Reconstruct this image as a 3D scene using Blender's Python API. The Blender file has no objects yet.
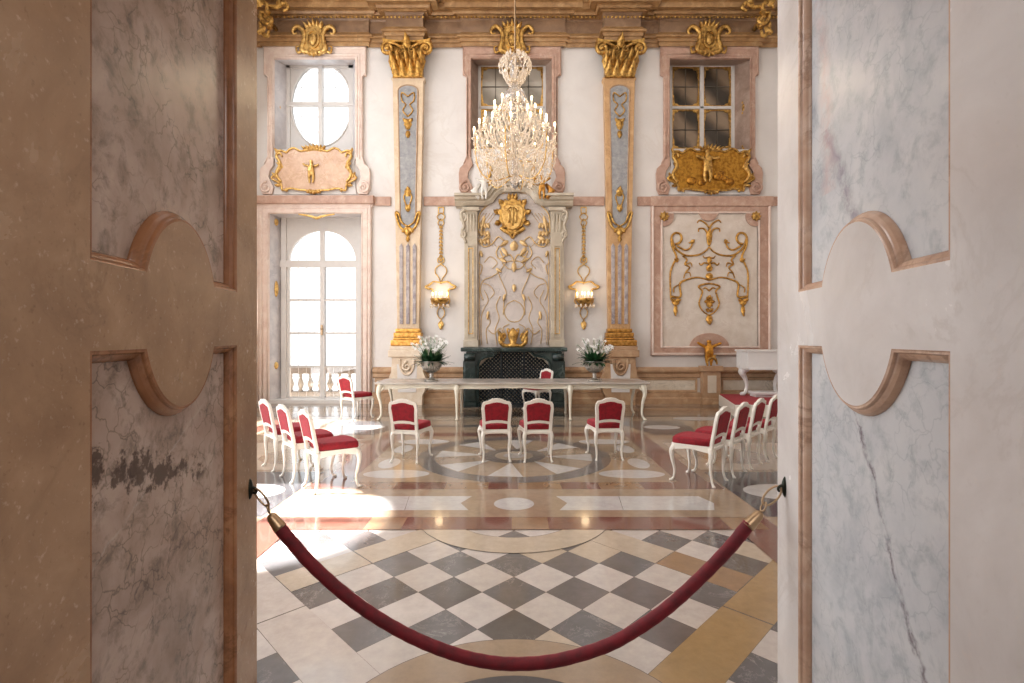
import bpy, bmesh, math, random
from math import sin, cos, pi, sqrt, atan2, radians
from mathutils import Vector, Matrix
random.seed(7)
COL = bpy.context.scene.collection

# ------------------------------------------------------------------ measures
F, CX, HY, EYE = 510.0, 514.0, 337.0, 1.75     # focal (px), centre, horizon, eye height
D = 13.42                                       # distance of the far wall
def wx(px, y=D): return (px - CX) * y / F
def wz(py, y=D): return EYE + (HY - py) * y / F
def W(px, py, y=D): return (wx(px, y), wz(py, y))
def ground(px, py):
    y = F * EYE / (py - HY)
    return ((px - CX) * y / F, y)

# ------------------------------------------------------------------ materials
MATS = {}
def newmat(name):
    m = bpy.data.materials.new(name); m.use_nodes = True
    nt = m.node_tree
    b = nt.nodes['Principled BSDF']
    MATS[name] = m
    return m, nt, b
def srgb(h):
    if isinstance(h, str):
        h = h.lstrip('#'); c = [int(h[i:i+2], 16) / 255 for i in (0, 2, 4)]
    else: c = list(h)
    return tuple(x / 12.92 if x <= .04045 else ((x + .055) / 1.055) ** 2.4 for x in c) + (1,)
def N(nt, t, **kw):
    n = nt.nodes.new(t)
    for k, v in kw.items():
        if hasattr(n, k) and k not in ('Scale',): setattr(n, k, v)
    return n
def L(nt, a, b): nt.links.new(a, b)
def noise(nt, vec, scale, detail=4, rough=.55, dist=0):
    n = nt.nodes.new('ShaderNodeTexNoise'); n.inputs['Scale'].default_value = scale
    n.inputs['Detail'].default_value = detail; n.inputs['Roughness'].default_value = rough
    n.inputs['Distortion'].default_value = dist
    if vec is not None: L(nt, vec, n.inputs['Vector'])
    return n.outputs['Fac']
def ramp(nt, fac, stops):
    r = nt.nodes.new('ShaderNodeValToRGB'); e = r.color_ramp.elements
    while len(e) < len(stops): e.new(.5)
    for el, (p, c) in zip(e, stops):
        el.position = p; el.color = c if len(c) == 4 else tuple(c) + (1,)
    L(nt, fac, r.inputs['Fac']); return r.outputs['Color']
def mixc(nt, fac, a, b, mode='MIX'):
    m = nt.nodes.new('ShaderNodeMix'); m.data_type = 'RGBA'; m.blend_type = mode
    for s, v in ((m.inputs[0], fac), (m.inputs[6], a), (m.inputs[7], b)):
        if isinstance(v, (int, float)): s.default_value = v
        elif isinstance(v, tuple): s.default_value = v
        else: L(nt, v, s)
    return m.outputs[2]
def math_(nt, op, a, b=None, c=None, clamp=False):
    m = nt.nodes.new('ShaderNodeMath'); m.operation = op; m.use_clamp = clamp
    for s, v in zip(m.inputs, (a, b, c)):
        if v is None: continue
        if isinstance(v, (int, float)): s.default_value = v
        else: L(nt, v, s)
    return m.outputs[0]
def bump(nt, b, h, strength=.2, dist=.01):
    n = nt.nodes.new('ShaderNodeBump'); n.inputs['Strength'].default_value = strength
    n.inputs['Distance'].default_value = dist
    L(nt, h, n.inputs['Height']); L(nt, n.outputs[0], b.inputs['Normal'])
def coords(nt, sc=(1, 1, 1)):
    t = nt.nodes.new('ShaderNodeTexCoord'); mp = nt.nodes.new('ShaderNodeMapping')
    mp.inputs['Scale'].default_value = sc
    L(nt, t.outputs['Object'], mp.inputs['Vector']); return mp.outputs[0]
def plain(name, c, rough=.5, metal=0, **kw):
    m, nt, b = newmat(name)
    b.inputs['Base Color'].default_value = srgb(c)
    b.inputs['Roughness'].default_value = rough; b.inputs['Metallic'].default_value = metal
    v = coords(nt)
    n = noise(nt, v, kw.get('nscale', 9), 4)
    col = mixc(nt, 1.0, srgb(c), ramp(nt, n, [(.3, (kw.get('var', .88),) * 3), (.7, (1, 1, 1))]), 'MULTIPLY')
    L(nt, col, b.inputs['Base Color'])
    if 'bump' in kw: bump(nt, b, noise(nt, v, kw.get('bscale', 60), 3), kw['bump'])
    if 'coat' in kw: b.inputs['Coat Weight'].default_value = kw['coat']
    return m
def marble(name, c1, c2, c3=None, vein='#555050', scale=1.5, vscale=1.2, vamt=.5, rough=.3, vwidth=.03, seed=0, speck=0, spc=1.0):
    """clouded stone with thin ridge veins"""
    m, nt, b = newmat(name)
    v = coords(nt)
    off = nt.nodes.new('ShaderNodeVectorMath'); off.operation = 'ADD'; off.inputs[1].default_value = (seed * 3.7, seed * 1.3, seed * 2.1)
    L(nt, v, off.inputs[0]); v = off.outputs[0]
    n1 = noise(nt, v, scale, 6, .6, .4)
    stops = [(.3, srgb(c1)), (.55, srgb(c2))] + ([(.75, srgb(c3))] if c3 else [])
    col = ramp(nt, n1, stops)
    n2 = noise(nt, v, vscale, 8, .65, .7)
    d = math_(nt, 'ABSOLUTE', math_(nt, 'SUBTRACT', n2, .5))
    r = ramp(nt, d, [(0, (1, 1, 1)), (vwidth, (0, 0, 0))])
    msk = ramp(nt, noise(nt, v, vscale * .6, 3), [(.42, (0, 0, 0)), (.62, (1, 1, 1))])
    f = math_(nt, 'MULTIPLY', math_(nt, 'MULTIPLY', r, msk), vamt)
    col = mixc(nt, f, col, srgb(vein))
    if speck:
        n3 = noise(nt, v, 45 * spc, 3, .6)
        col = mixc(nt, math_(nt, 'MULTIPLY', ramp(nt, n3, [(.62, (0, 0, 0)), (.72, (1, 1, 1))]), speck), col, srgb('#e6cdb8'))
        col = mixc(nt, math_(nt, 'MULTIPLY', ramp(nt, n3, [(.25, (1, 1, 1)), (.38, (0, 0, 0))]), speck), col, srgb(vein))
    L(nt, col, b.inputs['Base Color'])
    L(nt, math_(nt, 'ADD', math_(nt, 'MULTIPLY', n1, .15), rough - .07), b.inputs['Roughness'])
    return m
def gold(name, c='#d8ab5e', rough=.34, dark='#86602f'):
    m, nt, b = newmat(name)
    v = coords(nt); n = noise(nt, v, 14, 4)
    L(nt, mixc(nt, ramp(nt, n, [(.35, (0, 0, 0)), (.6, (1, 1, 1))]), srgb(dark), srgb(c)), b.inputs['Base Color'])
    b.inputs['Metallic'].default_value = .75; b.inputs['Roughness'].default_value = rough
    bump(nt, b, noise(nt, v, 35, 3), .35, .02)
    return m
def emis(name, c, s):
    m, nt, b = newmat(name)
    b.inputs['Base Color'].default_value = srgb(c); b.inputs['Emission Color'].default_value = srgb(c)
    b.inputs['Emission Strength'].default_value = s
    return m
def glass_pane(name, tint=(1, 1, 1, 1), fac=.12):
    m = bpy.data.materials.new(name); m.use_nodes = True; nt = m.node_tree; nt.nodes.clear()
    o = nt.nodes.new('ShaderNodeOutputMaterial'); mx = nt.nodes.new('ShaderNodeMixShader')
    t = nt.nodes.new('ShaderNodeBsdfTransparent'); g = nt.nodes.new('ShaderNodeBsdfGlossy')
    t.inputs[0].default_value = tint; g.inputs['Roughness'].default_value = .02
    fr = nt.nodes.new('ShaderNodeFresnel')
    mx.inputs[0].default_value = fac
    L(nt, t.outputs[0], mx.inputs[1]); L(nt, g.outputs[0], mx.inputs[2]); L(nt, mx.outputs[0], o.inputs[0])
    MATS[name] = m; return m

M_stucco = marble('stucco_cream', '#d6cfca', '#e0dad5', '#e6e1dc', vein='#cbc0b6', scale=.8, vscale=.7, vamt=.3, rough=.55)
M_pink = marble('pink_marble', '#b08a77', '#c09c88', '#d0b5a2', vein='#98705f', scale=5, vscale=4, vamt=.5, rough=.4, vwidth=.05)
M_palepink = marble('pale_pink_marble', '#dcc2b4', '#e6d2c5', '#ecdccf', vein='#c5a597', scale=4, vscale=3, vamt=.4, rough=.4)
M_orange = marble('ochre_marble', '#a58262', '#b99675', '#cbb08e', vein='#8c5f3a', scale=3, vscale=3, vamt=.5, rough=.35, vwidth=.05)
M_beige = marble('beige_marble', '#cba987', '#dabd9c', '#e5cfb3', vein='#b08a66', scale=4, vscale=3, vamt=.4, rough=.4)
M_greyblue = marble('grey_blue_marble', '#8c8b8c', '#a2a09f', '#bcb8b4', vein='#77777f', scale=9, vscale=7, vamt=.6, rough=.4, vwidth=.06)
M_flute = marble('purple_grey_marble', '#8f8486', '#b3a9a8', '#cfc6c2', vein='#6d5f66', scale=7, vscale=5, vamt=.7, rough=.35, vwidth=.06)
M_lilac = marble('lilac_marble', '#c0b2a8', '#cdc2bb', '#dcd0c6', vein='#93837d', scale=1.6, vscale=1.1, vamt=.6, rough=.35, vwidth=.03)
M_sand = marble('sand_stone', '#b3a48f', '#c2b5a1', '#d2c8b8', vein='#9d8f72', scale=4, vscale=4, vamt=.5, rough=.45)
M_green = marble('green_black_marble', '#1c2624', '#2d3b38', '#4c5a56', vein='#8b9995', scale=2.5, vscale=2.2, vamt=.55, rough=.22, vwidth=.03)
M_dado = marble('dado_marble', '#cfc0ab', '#d9cdbb', '#e4d9ca', vein='#84746a', scale=2.5, vscale=2.4, vamt=.6, rough=.35)
M_frieze = marble('brown_frieze_marble', '#7c6049', '#947458', '#ab8d70', vein='#5b3f28', scale=3, vscale=2.5, vamt=.5, rough=.4, vwidth=.05)
M_gold = gold('gilding'); M_goldp = gold('pale_gilding', '#eec77c', .42, '#b98a4a')
M_goldd = gold('old_gilding', '#c98d34', .36, '#6e4518')
M_goldstone = marble('ochre_cornice', '#946d45', '#ad8558', '#c8a57a', vein='#6e4d2e', scale=5, vscale=4, vamt=.5, rough=.4, vwidth=.05)
M_white = plain('white_lacquer', '#f3eee4', .35, var=.94, coat=.3)
M_cream = plain('cream_paint', '#f2ebdd', .4, var=.94)
M_casing = plain('white_casing', '#d9d4cf', .5, var=.94)
M_piano = plain('white_piano_lacquer', '#eceae8', .3, var=.96)
M_red = None
def velvet(name, c, dark):
    m, nt, b = newmat(name); v = coords(nt)
    n = noise(nt, v, 25, 4)
    L(nt, ramp(nt, n, [(.35, srgb(dark)), (.65, srgb(c))]), b.inputs['Base Color'])
    b.inputs['Roughness'].default_value = .75
    b.inputs['Sheen Weight'].default_value = .25; b.inputs['Sheen Tint'].default_value = srgb('#ff8a94'); b.inputs['Sheen Roughness'].default_value = .4
    bump(nt, b, noise(nt, v, 220, 2), .25, .003)
    return m
M_red = velvet('red_velvet', '#980b20', '#7c0718')
M_rope = velvet('rope_velvet', '#720a1a', '#560713')
M_carpet = velvet('red_carpet', '#981722', '#7e1019')
M_pewter = plain('pewter', '#b9b3aa', .33, .85, var=.75, nscale=12, bump=.3)
M_brass = plain('aged_brass', '#b59878', .35, .9, var=.7)
M_iron = plain('dark_bronze', '#33362f', .4, .8, var=.7)
M_leaf = plain('leaf_green', '#22502c', .45, var=.5, nscale=14)
M_stem = plain('stem_green', '#6e8a54', .5)
M_petal = plain('white_petal', '#f4f2ee', .6, var=.95)
M_candle = plain('candle_white', '#f6ecd8', .5)
M_bulb = emis('flame_bulb', '#ffe2b0', 9)
M_sconceglow = emis('sconce_bulb', '#ffd79a', 5)
M_darkline = plain('lead_line', '#5c5347', .6)
M_grille = plain('dark_grille', '#20272a', .4, .3)
M_grilleback = plain('pale_backing', '#e6d8c2', .6)
M_glass = glass_pane('clear_glass', fac=.08)
m, nt, b = newmat('crystal')
b.inputs['Base Color'].default_value = (1, .97, .92, 1); b.inputs['Roughness'].default_value = .08
b.inputs['Transmission Weight'].default_value = .7; b.inputs['Emission Color'].default_value = srgb('#ffd09a'); b.inputs['Emission Strength'].default_value = .13  # faint warm emission puts the candle glow into the crystal itself
M_crystal = m
m, nt, b = newmat('clear_stem'); b.inputs['Base Color'].default_value = (.95, .9, .84, 1); b.inputs['Roughness'].default_value = .1; b.inputs['Transmission Weight'].default_value = .8
M_stemglass = m
def painted_mirror_mat(name, c1, c2, c3, rough):
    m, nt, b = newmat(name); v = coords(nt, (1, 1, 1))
    w = nt.nodes.new('ShaderNodeTexWave'); w.inputs['Scale'].default_value = .45; w.bands_direction = 'DIAGONAL'  # diagonal bands paint room reflections into the pane colour
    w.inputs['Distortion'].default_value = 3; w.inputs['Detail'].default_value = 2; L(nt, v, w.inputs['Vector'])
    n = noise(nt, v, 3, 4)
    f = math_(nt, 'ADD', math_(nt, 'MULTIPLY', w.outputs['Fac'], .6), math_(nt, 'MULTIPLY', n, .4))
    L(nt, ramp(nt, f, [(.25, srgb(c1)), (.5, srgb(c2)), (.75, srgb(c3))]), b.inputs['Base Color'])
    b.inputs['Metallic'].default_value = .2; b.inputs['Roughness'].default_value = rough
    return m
M_darkmirror = painted_mirror_mat('dark_window_glass', '#3d352b', '#6a5a49', '#94806a', .12)
M_greymirror = painted_mirror_mat('grey_window_glass', '#8d8476', '#a39b8d', '#bbb3a5', .15)

# jamb stone: localised crusts and cracks are part of the stone's pattern
def jamb_panel(name, base, vein, crust, lines, crustz=None, ck=.6):
    m, nt, b = newmat(name); v = coords(nt)
    n1 = noise(nt, v, 2.6, 8, .62, .5)
    col = ramp(nt, n1, [(.3, srgb(base[0])), (.5, srgb(base[1])), (.7, srgb(base[2]))])
    n4 = noise(nt, v, 11, 6, .7, .3)
    col = mixc(nt, math_(nt, 'MULTIPLY', ramp(nt, n4, [(.50, (0, 0, 0)), (.66, (1, 1, 1))]), .6 if crustz else .4), col, srgb(vein))
    # fine crackle
    vo = nt.nodes.new('ShaderNodeTexVoronoi'); vo.feature = 'DISTANCE_TO_EDGE'; vo.inputs['Scale'].default_value = 9
    wv = nt.nodes.new('ShaderNodeVectorMath'); wv.operation = 'ADD'
    nn = nt.nodes.new('ShaderNodeTexNoise'); nn.inputs['Scale'].default_value = 7; nn.inputs['Detail'].default_value = 4
    L(nt, v, nn.inputs['Vector'])
    sc = nt.nodes.new('ShaderNodeVectorMath'); sc.operation = 'SCALE'; sc.inputs['Scale'].default_value = .25
    L(nt, nn.outputs['Color'], sc.inputs[0]); L(nt, v, wv.inputs[0]); L(nt, sc.outputs[0], wv.inputs[1]); L(nt, wv.outputs[0], vo.inputs['Vector'])
    cr = ramp(nt, vo.outputs['Distance'], [(0, (1, 1, 1)), (.04, (0, 0, 0))])
    mk = ramp(nt, noise(nt, v, 3.3, 3), [(.45, (0, 0, 0)), (.55, (1, 1, 1))])
    col = mixc(nt, math_(nt, 'MULTIPLY', math_(nt, 'MULTIPLY', cr, mk), ck), col, srgb(vein))
    shf = nt.nodes.new('ShaderNodeVectorMath'); shf.operation = 'ADD'; shf.inputs[1].default_value = (0, 1.5, 0); L(nt, v, shf.inputs[0])
    sep = nt.nodes.new('ShaderNodeSeparateXYZ'); L(nt, shf.outputs[0], sep.inputs[0])
    nb = noise(nt, v, 6, 6, .65)
    nf = noise(nt, v, 16, 6, .7)
    for (y0, z0, y1, z1, wdt, amt, colr) in lines:
        # distance from a sloping seam, only between its two ends
        k = (y1 - y0) / (z1 - z0)
        dz = math_(nt, 'SUBTRACT', sep.outputs['Z'], z0)
        yy = math_(nt, 'SUBTRACT', sep.outputs['Y'], math_(nt, 'MULTIPLY_ADD', dz, k, y0))
        yy = math_(nt, 'ADD', yy, math_(nt, 'MULTIPLY', math_(nt, 'SUBTRACT', nb, .5), .18))
        dd = math_(nt, 'ABSOLUTE', yy)
        f = ramp(nt, dd, [(0, (1, 1, 1)), (wdt, (0, 0, 0))])
        t = math_(nt, 'DIVIDE', dz, (z1 - z0))
        e = math_(nt, 'MULTIPLY', math_(nt, 'GREATER_THAN', t, 0), math_(nt, 'LESS_THAN', t, 1))
        f2 = ramp(nt, nf, [(.35, (0, 0, 0)), (.55, (1, 1, 1))])
        col = mixc(nt, math_(nt, 'MULTIPLY', math_(nt, 'MULTIPLY', math_(nt, 'MULTIPLY', f, e), f2), amt), col, srgb(colr))
    if crustz:
        z0, hw, ymin, ymax = crustz
        dz = math_(nt, 'ABSOLUTE', math_(nt, 'SUBTRACT', math_(nt, 'MULTIPLY_ADD', sep.outputs['Y'], .265, sep.outputs['Z']), z0 + .365))
        near = math_(nt, 'SUBTRACT', 1.0, math_(nt, 'DIVIDE', dz, hw), clamp=True)
        yn = math_(nt, 'ADD', sep.outputs['Y'], math_(nt, 'MULTIPLY', math_(nt, 'SUBTRACT', nb, .5), .5))
        yr = math_(nt, 'MULTIPLY', math_(nt, 'SUBTRACT', ymax, yn), 12.0, clamp=True)
        nh = noise(nt, v, 38, 5, .7)
        s = math_(nt, 'ADD', math_(nt, 'MULTIPLY', near, .20), math_(nt, 'ADD', math_(nt, 'MULTIPLY', nf, .60), math_(nt, 'ADD', math_(nt, 'MULTIPLY', nh, .22), math_(nt, 'MULTIPLY', nb, .25))))
        f = math_(nt, 'MULTIPLY', ramp(nt, s, [(.665, (0, 0, 0)), (.72, (1, 1, 1))]), yr)
        col = mixc(nt, math_(nt, 'MULTIPLY', f, .85), col, mixc(nt, nb, srgb(crust), srgb('#2f2825')))
    L(nt, col, b.inputs['Base Color'])
    b.inputs['Roughness'].default_value = .24
    return m

# ------------------------------------------------------------------ mesh builder
ORG = {}
class MB:
    def __init__(s): s.v = []; s.f = []; s.m = []; s.sm = []
    def add(s, vs, fs, mi=0, smooth=False):
        o = len(s.v); s.v += [tuple(p) for p in vs]
        for f in fs: s.f.append(tuple(i + o for i in f)); s.m.append(mi); s.sm.append(smooth)
        return s
    def box(s, x0, x1, y0, y1, z0, z1, mi=0, bev=0):
        if bev > 0:
            bm = bmesh.new(); bmesh.ops.create_cube(bm, size=1)
            for v in bm.verts: v.co = Vector(((x0 + x1) / 2 + v.co.x * (x1 - x0), (y0 + y1) / 2 + v.co.y * (y1 - y0), (z0 + z1) / 2 + v.co.z * (z1 - z0)))
            bmesh.ops.bevel(bm, geom=bm.edges[:], offset=bev, segments=2, profile=.6, affect='EDGES')
            bm.verts.index_update()
            s.add([v.co[:] for v in bm.verts], [[v.index for v in f.verts] for f in bm.faces], mi); bm.free(); return s
        vs = [(x, y, z) for x in (x0, x1) for y in (y0, y1) for z in (z0, z1)]
        return s.add(vs, [(0, 1, 3, 2), (4, 6, 7, 5), (0, 4, 5, 1), (2, 3, 7, 6), (0, 2, 6, 4), (1, 5, 7, 3)], mi)
    def tube(s, pts, rad, seg=8, mi=0, caps=True, smooth=True, flat=None):
        pts = [Vector(p) for p in pts]; n = len(pts)
        if not hasattr(rad, '__len__'): rad = [rad] * n
        if len(rad) != n: rad = [rad[min(len(rad) - 1, int(i / (n - 1) * (len(rad) - 1) + .0))] + (rad[min(len(rad) - 1, int(i / (n - 1) * (len(rad) - 1)) + 1)] - rad[int(i / (n - 1) * (len(rad) - 1))]) * (i / (n - 1) * (len(rad) - 1) - int(i / (n - 1) * (len(rad) - 1))) for i in range(n)]
        vs = []; up = None
        for i in range(n):
            t = (pts[min(i + 1, n - 1)] - pts[max(i - 1, 0)])
            t = t.normalized() if t.length > 1e-9 else Vector((0, 0, 1))
            if up is None:
                up = Vector((0, 1, 0)) if abs(t.y) < .9 else Vector((1, 0, 0))
            up = (up - t * up.dot(t)); up = up.normalized() if up.length > 1e-6 else t.orthogonal().normalized()
            sd = t.cross(up)
            for k in range(seg):
                a = 2 * pi * k / seg
                vs.append(pts[i] + sd * cos(a) * rad[i] + up * sin(a) * rad[i] * (flat or 1))
        fs = [(i * seg + k, i * seg + (k + 1) % seg, (i + 1) * seg + (k + 1) % seg, (i + 1) * seg + k) for i in range(n - 1) for k in range(seg)]
        if caps: fs += [tuple(range(seg))[::-1], tuple((n - 1) * seg + k for k in range(seg))]
        return s.add(vs, fs, mi, smooth)
    def lathe(s, prof, c=(0, 0, 0), seg=24, mi=0, a0=0, a1=2 * pi, wob=None):
        full = abs(a1 - a0 - 2 * pi) < 1e-6; k = seg if full else seg + 1; vs = []
        for (r, z) in prof:
            for i in range(k):
                a = a0 + (a1 - a0) * i / seg; rr = r * (1 + (wob(a) if wob else 0))
                vs.append((c[0] + rr * cos(a), c[1] + rr * sin(a), c[2] + z))
        fs = []
        for j in range(len(prof) - 1):
            for i in range(seg):
                i2 = (i + 1) % k
                fs.append((j * k + i, j * k + i2, (j + 1) * k + i2, (j + 1) * k + i))
        return s.add(vs, fs, mi, True)
    def ell(s, c, r, seg=12, rings=8, mi=0, rot=None):
        vs = []; 
        for j in range(rings + 1):
            t = pi * j / rings
            for i in range(seg):
                a = 2 * pi * i / seg
                p = Vector((r[0] * sin(t) * cos(a), r[1] * sin(t) * sin(a), r[2] * cos(t)))
                if rot: p = rot @ p
                vs.append((c[0] + p.x, c[1] + p.y, c[2] + p.z))
        fs = [(j * seg + i, (j + 1) * seg + i, (j + 1) * seg + (i + 1) % seg, j * seg + (i + 1) % seg) for j in range(rings) for i in range(seg)]
        return s.add(vs, fs, mi, True)
    def plate(s, loops, depth, xf, bevel=0, mi=0, res=2):
        cu = bpy.data.curves.new('tmp', 'CURVE'); cu.dimensions = '2D'; cu.fill_mode = 'BOTH'
        cu.extrude = max(0.0001, depth / 2 - bevel); cu.bevel_depth = bevel; cu.bevel_resolution = res; cu.offset = -bevel
        for lp in loops:
            sp = cu.splines.new('POLY'); sp.points.add(len(lp) - 1)
            for p, q in zip(sp.points, lp): p.co = (q[0], q[1], 0, 1)
            sp.use_cyclic_u = True
        o = bpy.data.objects.new('tmp', cu); me = bpy.data.meshes.new_from_object(o)
        s.add([xf(v.co.x, v.co.y, v.co.z + depth / 2) for v in me.vertices], [tuple(p.vertices) for p in me.polygons], mi)
        bpy.data.objects.remove(o); bpy.data.curves.remove(cu); bpy.data.meshes.remove(me)
        return s
    def mould(s, loop, prof, xf, mi=0, closed=True, smooth=False):
        """strip(s) following a 2-D loop; prof = [(offset to the loop's left, height)]"""
        n = len(loop); rings = []
        for i in range(n):
            p = Vector(loop[i]); a = Vector(loop[(i - 1) % n]); c = Vector(loop[(i + 1) % n])
            if not closed and i == 0: a = p - (c - p)
            if not closed and i == n - 1: c = p + (p - a)
            d1 = (p - a).normalized(); d2 = (c - p).normalized()
            n1 = Vector((-d1.y, d1.x)); n2 = Vector((-d2.y, d2.x)); b = n1 + n2
            b = b / max(.35, b.dot(n1)) if b.length > 1e-6 else n1
            rings.append((p, b))
        vs = [xf(p.x + b.x * o, p.y + b.y * o, h) for (p, b) in rings for (o, h) in prof]
        k = len(prof); fs = []
        for i in range(n if closed else n - 1):
            j = (i + 1) % n
            for q in range(k - 1): fs.append((i * k + q, j * k + q, j * k + q + 1, i * k + q + 1))
        return s.add(vs, fs, mi, smooth)
    def build(s, name, mats, parent=None, recalc=True):
        me = bpy.data.meshes.new(name)
        o0 = ORG.get(parent.name, Vector((0, 0, 0))) if parent else Vector((0, 0, 0))
        me.from_pydata([(v[0] - o0.x, v[1] - o0.y, v[2] - o0.z) for v in s.v], [], s.f)
        if not isinstance(mats, (list, tuple)): mats = [mats]
        for m in mats: me.materials.append(m)
        me.polygons.foreach_set('material_index', s.m); me.polygons.foreach_set('use_smooth', s.sm)
        if recalc:
            bm = bmesh.new(); bm.from_mesh(me); bmesh.ops.recalc_face_normals(bm, faces=bm.faces); bm.to_mesh(me); bm.free()
        me.update()
        o = bpy.data.objects.new(name, me); COL.objects.link(o)
        if parent: o.parent = parent; ORG[o.name] = o0
        return o
def thing(name, label, cat, loc=(0, 0, 0), group=None, kind=None):
    o = bpy.data.objects.new(name, None); COL.objects.link(o); o.location = loc; o.empty_display_size = .1
    ORG[o.name] = Vector(loc); tag(o, label, cat, group, kind); return o
def tag(o, label=None, cat=None, group=None, kind=None):
    if label: o['label'] = label
    if cat: o['category'] = cat
    if group: o['group'] = group
    if kind: o['kind'] = kind
    return o
def struct(o): o['kind'] = 'structure'; return o
def dup(root, loc, rz=0, label=None, scale=None):
    c = root.copy(); COL.objects.link(c); c.location = loc; c.rotation_euler = (0, 0, rz)
    if label: c['label'] = label
    if scale: c.scale = scale
    for ch in list(root.children):
        d = ch.copy(); COL.objects.link(d); d.parent = c
        for g in ch.children:
            e = g.copy(); COL.objects.link(e); e.parent = d
    return c
def cr(pts, n=6, closed=False):
    out = []; m = len(pts); dim = len(pts[0])
    for i in range(m if closed else m - 1):
        if closed: p = [pts[(i + k) % m] for k in (-1, 0, 1, 2)]
        else: p = [pts[max(0, min(m - 1, i + k))] for k in (-1, 0, 1, 2)]
        for j in range(n):
            t = j / n
            out.append(tuple(.5 * (2 * p[1][d] + (p[2][d] - p[0][d]) * t + (2 * p[0][d] - 5 * p[1][d] + 4 * p[2][d] - p[3][d]) * t * t + (3 * p[1][d] - p[0][d] - 3 * p[2][d] + p[3][d]) * t ** 3) for d in range(dim)))
    if not closed: out.append(tuple(pts[-1]))
    return out
def spiral(cx, cz, r0, r1, turns, a0, n=10):
    k = int(abs(turns) * n) + 2
    return [(cx + (r0 + (r1 - r0) * i / k) * cos(a0 + 2 * pi * turns * i / k), cz + (r0 + (r1 - r0) * i / k) * sin(a0 + 2 * pi * turns * i / k)) for i in range(k + 1)]
def rect(x0, x1, z0, z1): return [(x0, z0), (x1, z0), (x1, z1), (x0, z1)]
def wallxf(y): return lambda a, b, c: (a, y - c, b)
def on(pts, y): return [(p[0], y, p[1]) for p in pts]
def leaf(mb, base, tip, w, out, mi=0, y0=D, curl=.5, n=6):
    """acanthus-like leaf lying on a wall plane y0, bulging out towards the room and curling forward at the tip"""
    b = Vector(base); t = Vector(tip); d = t - b; ln = d.length; d.normalize(); nn = Vector((-d.y, d.x)); vs = []
    for i in range(n + 1):
        s = i / n; ww = w * sin(pi * min(1, .12 + s * .88)) ** .7 * (1 + .18 * (i % 2)) ; h = out * (sin(pi * s * .6) + curl * s * s)
        p = b + d * ln * s
        for (k, hh) in ((-1, .2), (-.5, .75), (0, 1.15), (.5, .75), (1, .2)):
            q = p + nn * ww * k; vs.append((q.x, y0 - h * hh - .004, q.y))
    fs = [(i * 5 + k, i * 5 + k + 1, (i + 1) * 5 + k + 1, (i + 1) * 5 + k) for i in range(n) for k in range(4)]
    mb.add(vs, fs, mi, True)
def figure(name, mat, parent, joints, edges, lvl=1):
    """a small continuous sculpted body"""
    me = bpy.data.meshes.new(name); o0 = ORG.get(parent.name, Vector()) if parent else Vector()
    me.from_pydata([Vector(j[:3]) - o0 for j in joints], edges, [])
    o = bpy.data.objects.new(name, me); COL.objects.link(o)
    md = o.modifiers.new('skin', 'SKIN'); 
    me.skin_vertices.new(name='s') if not me.skin_vertices else None
    for i, j in enumerate(joints): me.skin_vertices[0].data[i].radius = (j[3], j[3])
    me.skin_vertices[0].data[0].use_root = True
    md.use_smooth_shade = True
    sb = o.modifiers.new('sub', 'SUBSURF'); sb.levels = lvl; sb.render_levels = lvl
    me.materials.append(mat)
    if parent: o.parent = parent; ORG[o.name] = o0
    return o

# ================================================================== FLOOR
fl = MB()
HX, RY = .215, 3.714
cols = ['#5c544d', '#c3b8b0', '#bdac98', '#c9bfb9', '#656364', '#5b5654', '#6a6362', '#a3865f', '#744a3e', '#a08a73', '#c6c2bf', '#4e4d50', '#957659']
def fmat(name, c, seed, d=.86, vein='#8d8480', vamt=.35, vw=.009):
    r = srgb(c); dk = tuple(x * d for x in r[:3]) + (1,)
    m, nt, b = newmat(name); v = coords(nt)
    n1 = noise(nt, v, 3.5, 7, .65, .4)
    col = ramp(nt, n1, [(.3, dk), (.6, r)])
    n2 = noise(nt, v, 2.2 + seed * .3, 8, .7, .8)
    rr = ramp(nt, math_(nt, 'ABSOLUTE', math_(nt, 'SUBTRACT', n2, .5)), [(0, (1, 1, 1)), (vw, (0, 0, 0))])
    mk = ramp(nt, noise(nt, v, 1.7, 3), [(.45, (0, 0, 0)), (.6, (1, 1, 1))])
    col = mixc(nt, math_(nt, 'MULTIPLY', math_(nt, 'MULTIPLY', rr, mk), vamt), col, srgb(vein))
    n5 = noise(nt, v, 14, 6, .7)
    col = mixc(nt, 1.0, col, ramp(nt, n5, [(.3, (.84, .84, .84)), (.65, (1, 1, 1))]), 'MULTIPLY')
    L(nt, col, b.inputs['Base Color'])
    L(nt, math_(nt, 'ADD', math_(nt, 'MULTIPLY', noise(nt, v, 1.3, 4), .16), .10), b.inputs['Roughness'])
    b.inputs['Specular IOR Level'].default_value = .7
    b.inputs['Coat Weight'].default_value = .5; b.inputs['Coat Roughness'].default_value = .06
    bump(nt, b, noise(nt, v, 2.5, 3), .05, .02)
    return m
vn = ['#222222', '#b3a59a', '#a68e72', '#b5a59b', '#c9c4c0', '#c9c4c0', '#55504d', '#9d6f3c', '#c99a86', '#a57e58', '#8f8c8c', '#a5a5a8', '#8f6a48']
FM = [fmat('floor_stone', c, i, vein=v_, d=.8 if i in (4, 5, 6, 11) else .88, vamt=.5 if i in (4, 5, 11, 10) else .3) for i, (c, v_) in enumerate(zip(cols, vn))]
GR, LA, LB, LC, DA, DB, DC, YE, RE, BE, WH, DG, OC = range(13)
lay = [0.0]; cnt = [0]
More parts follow.
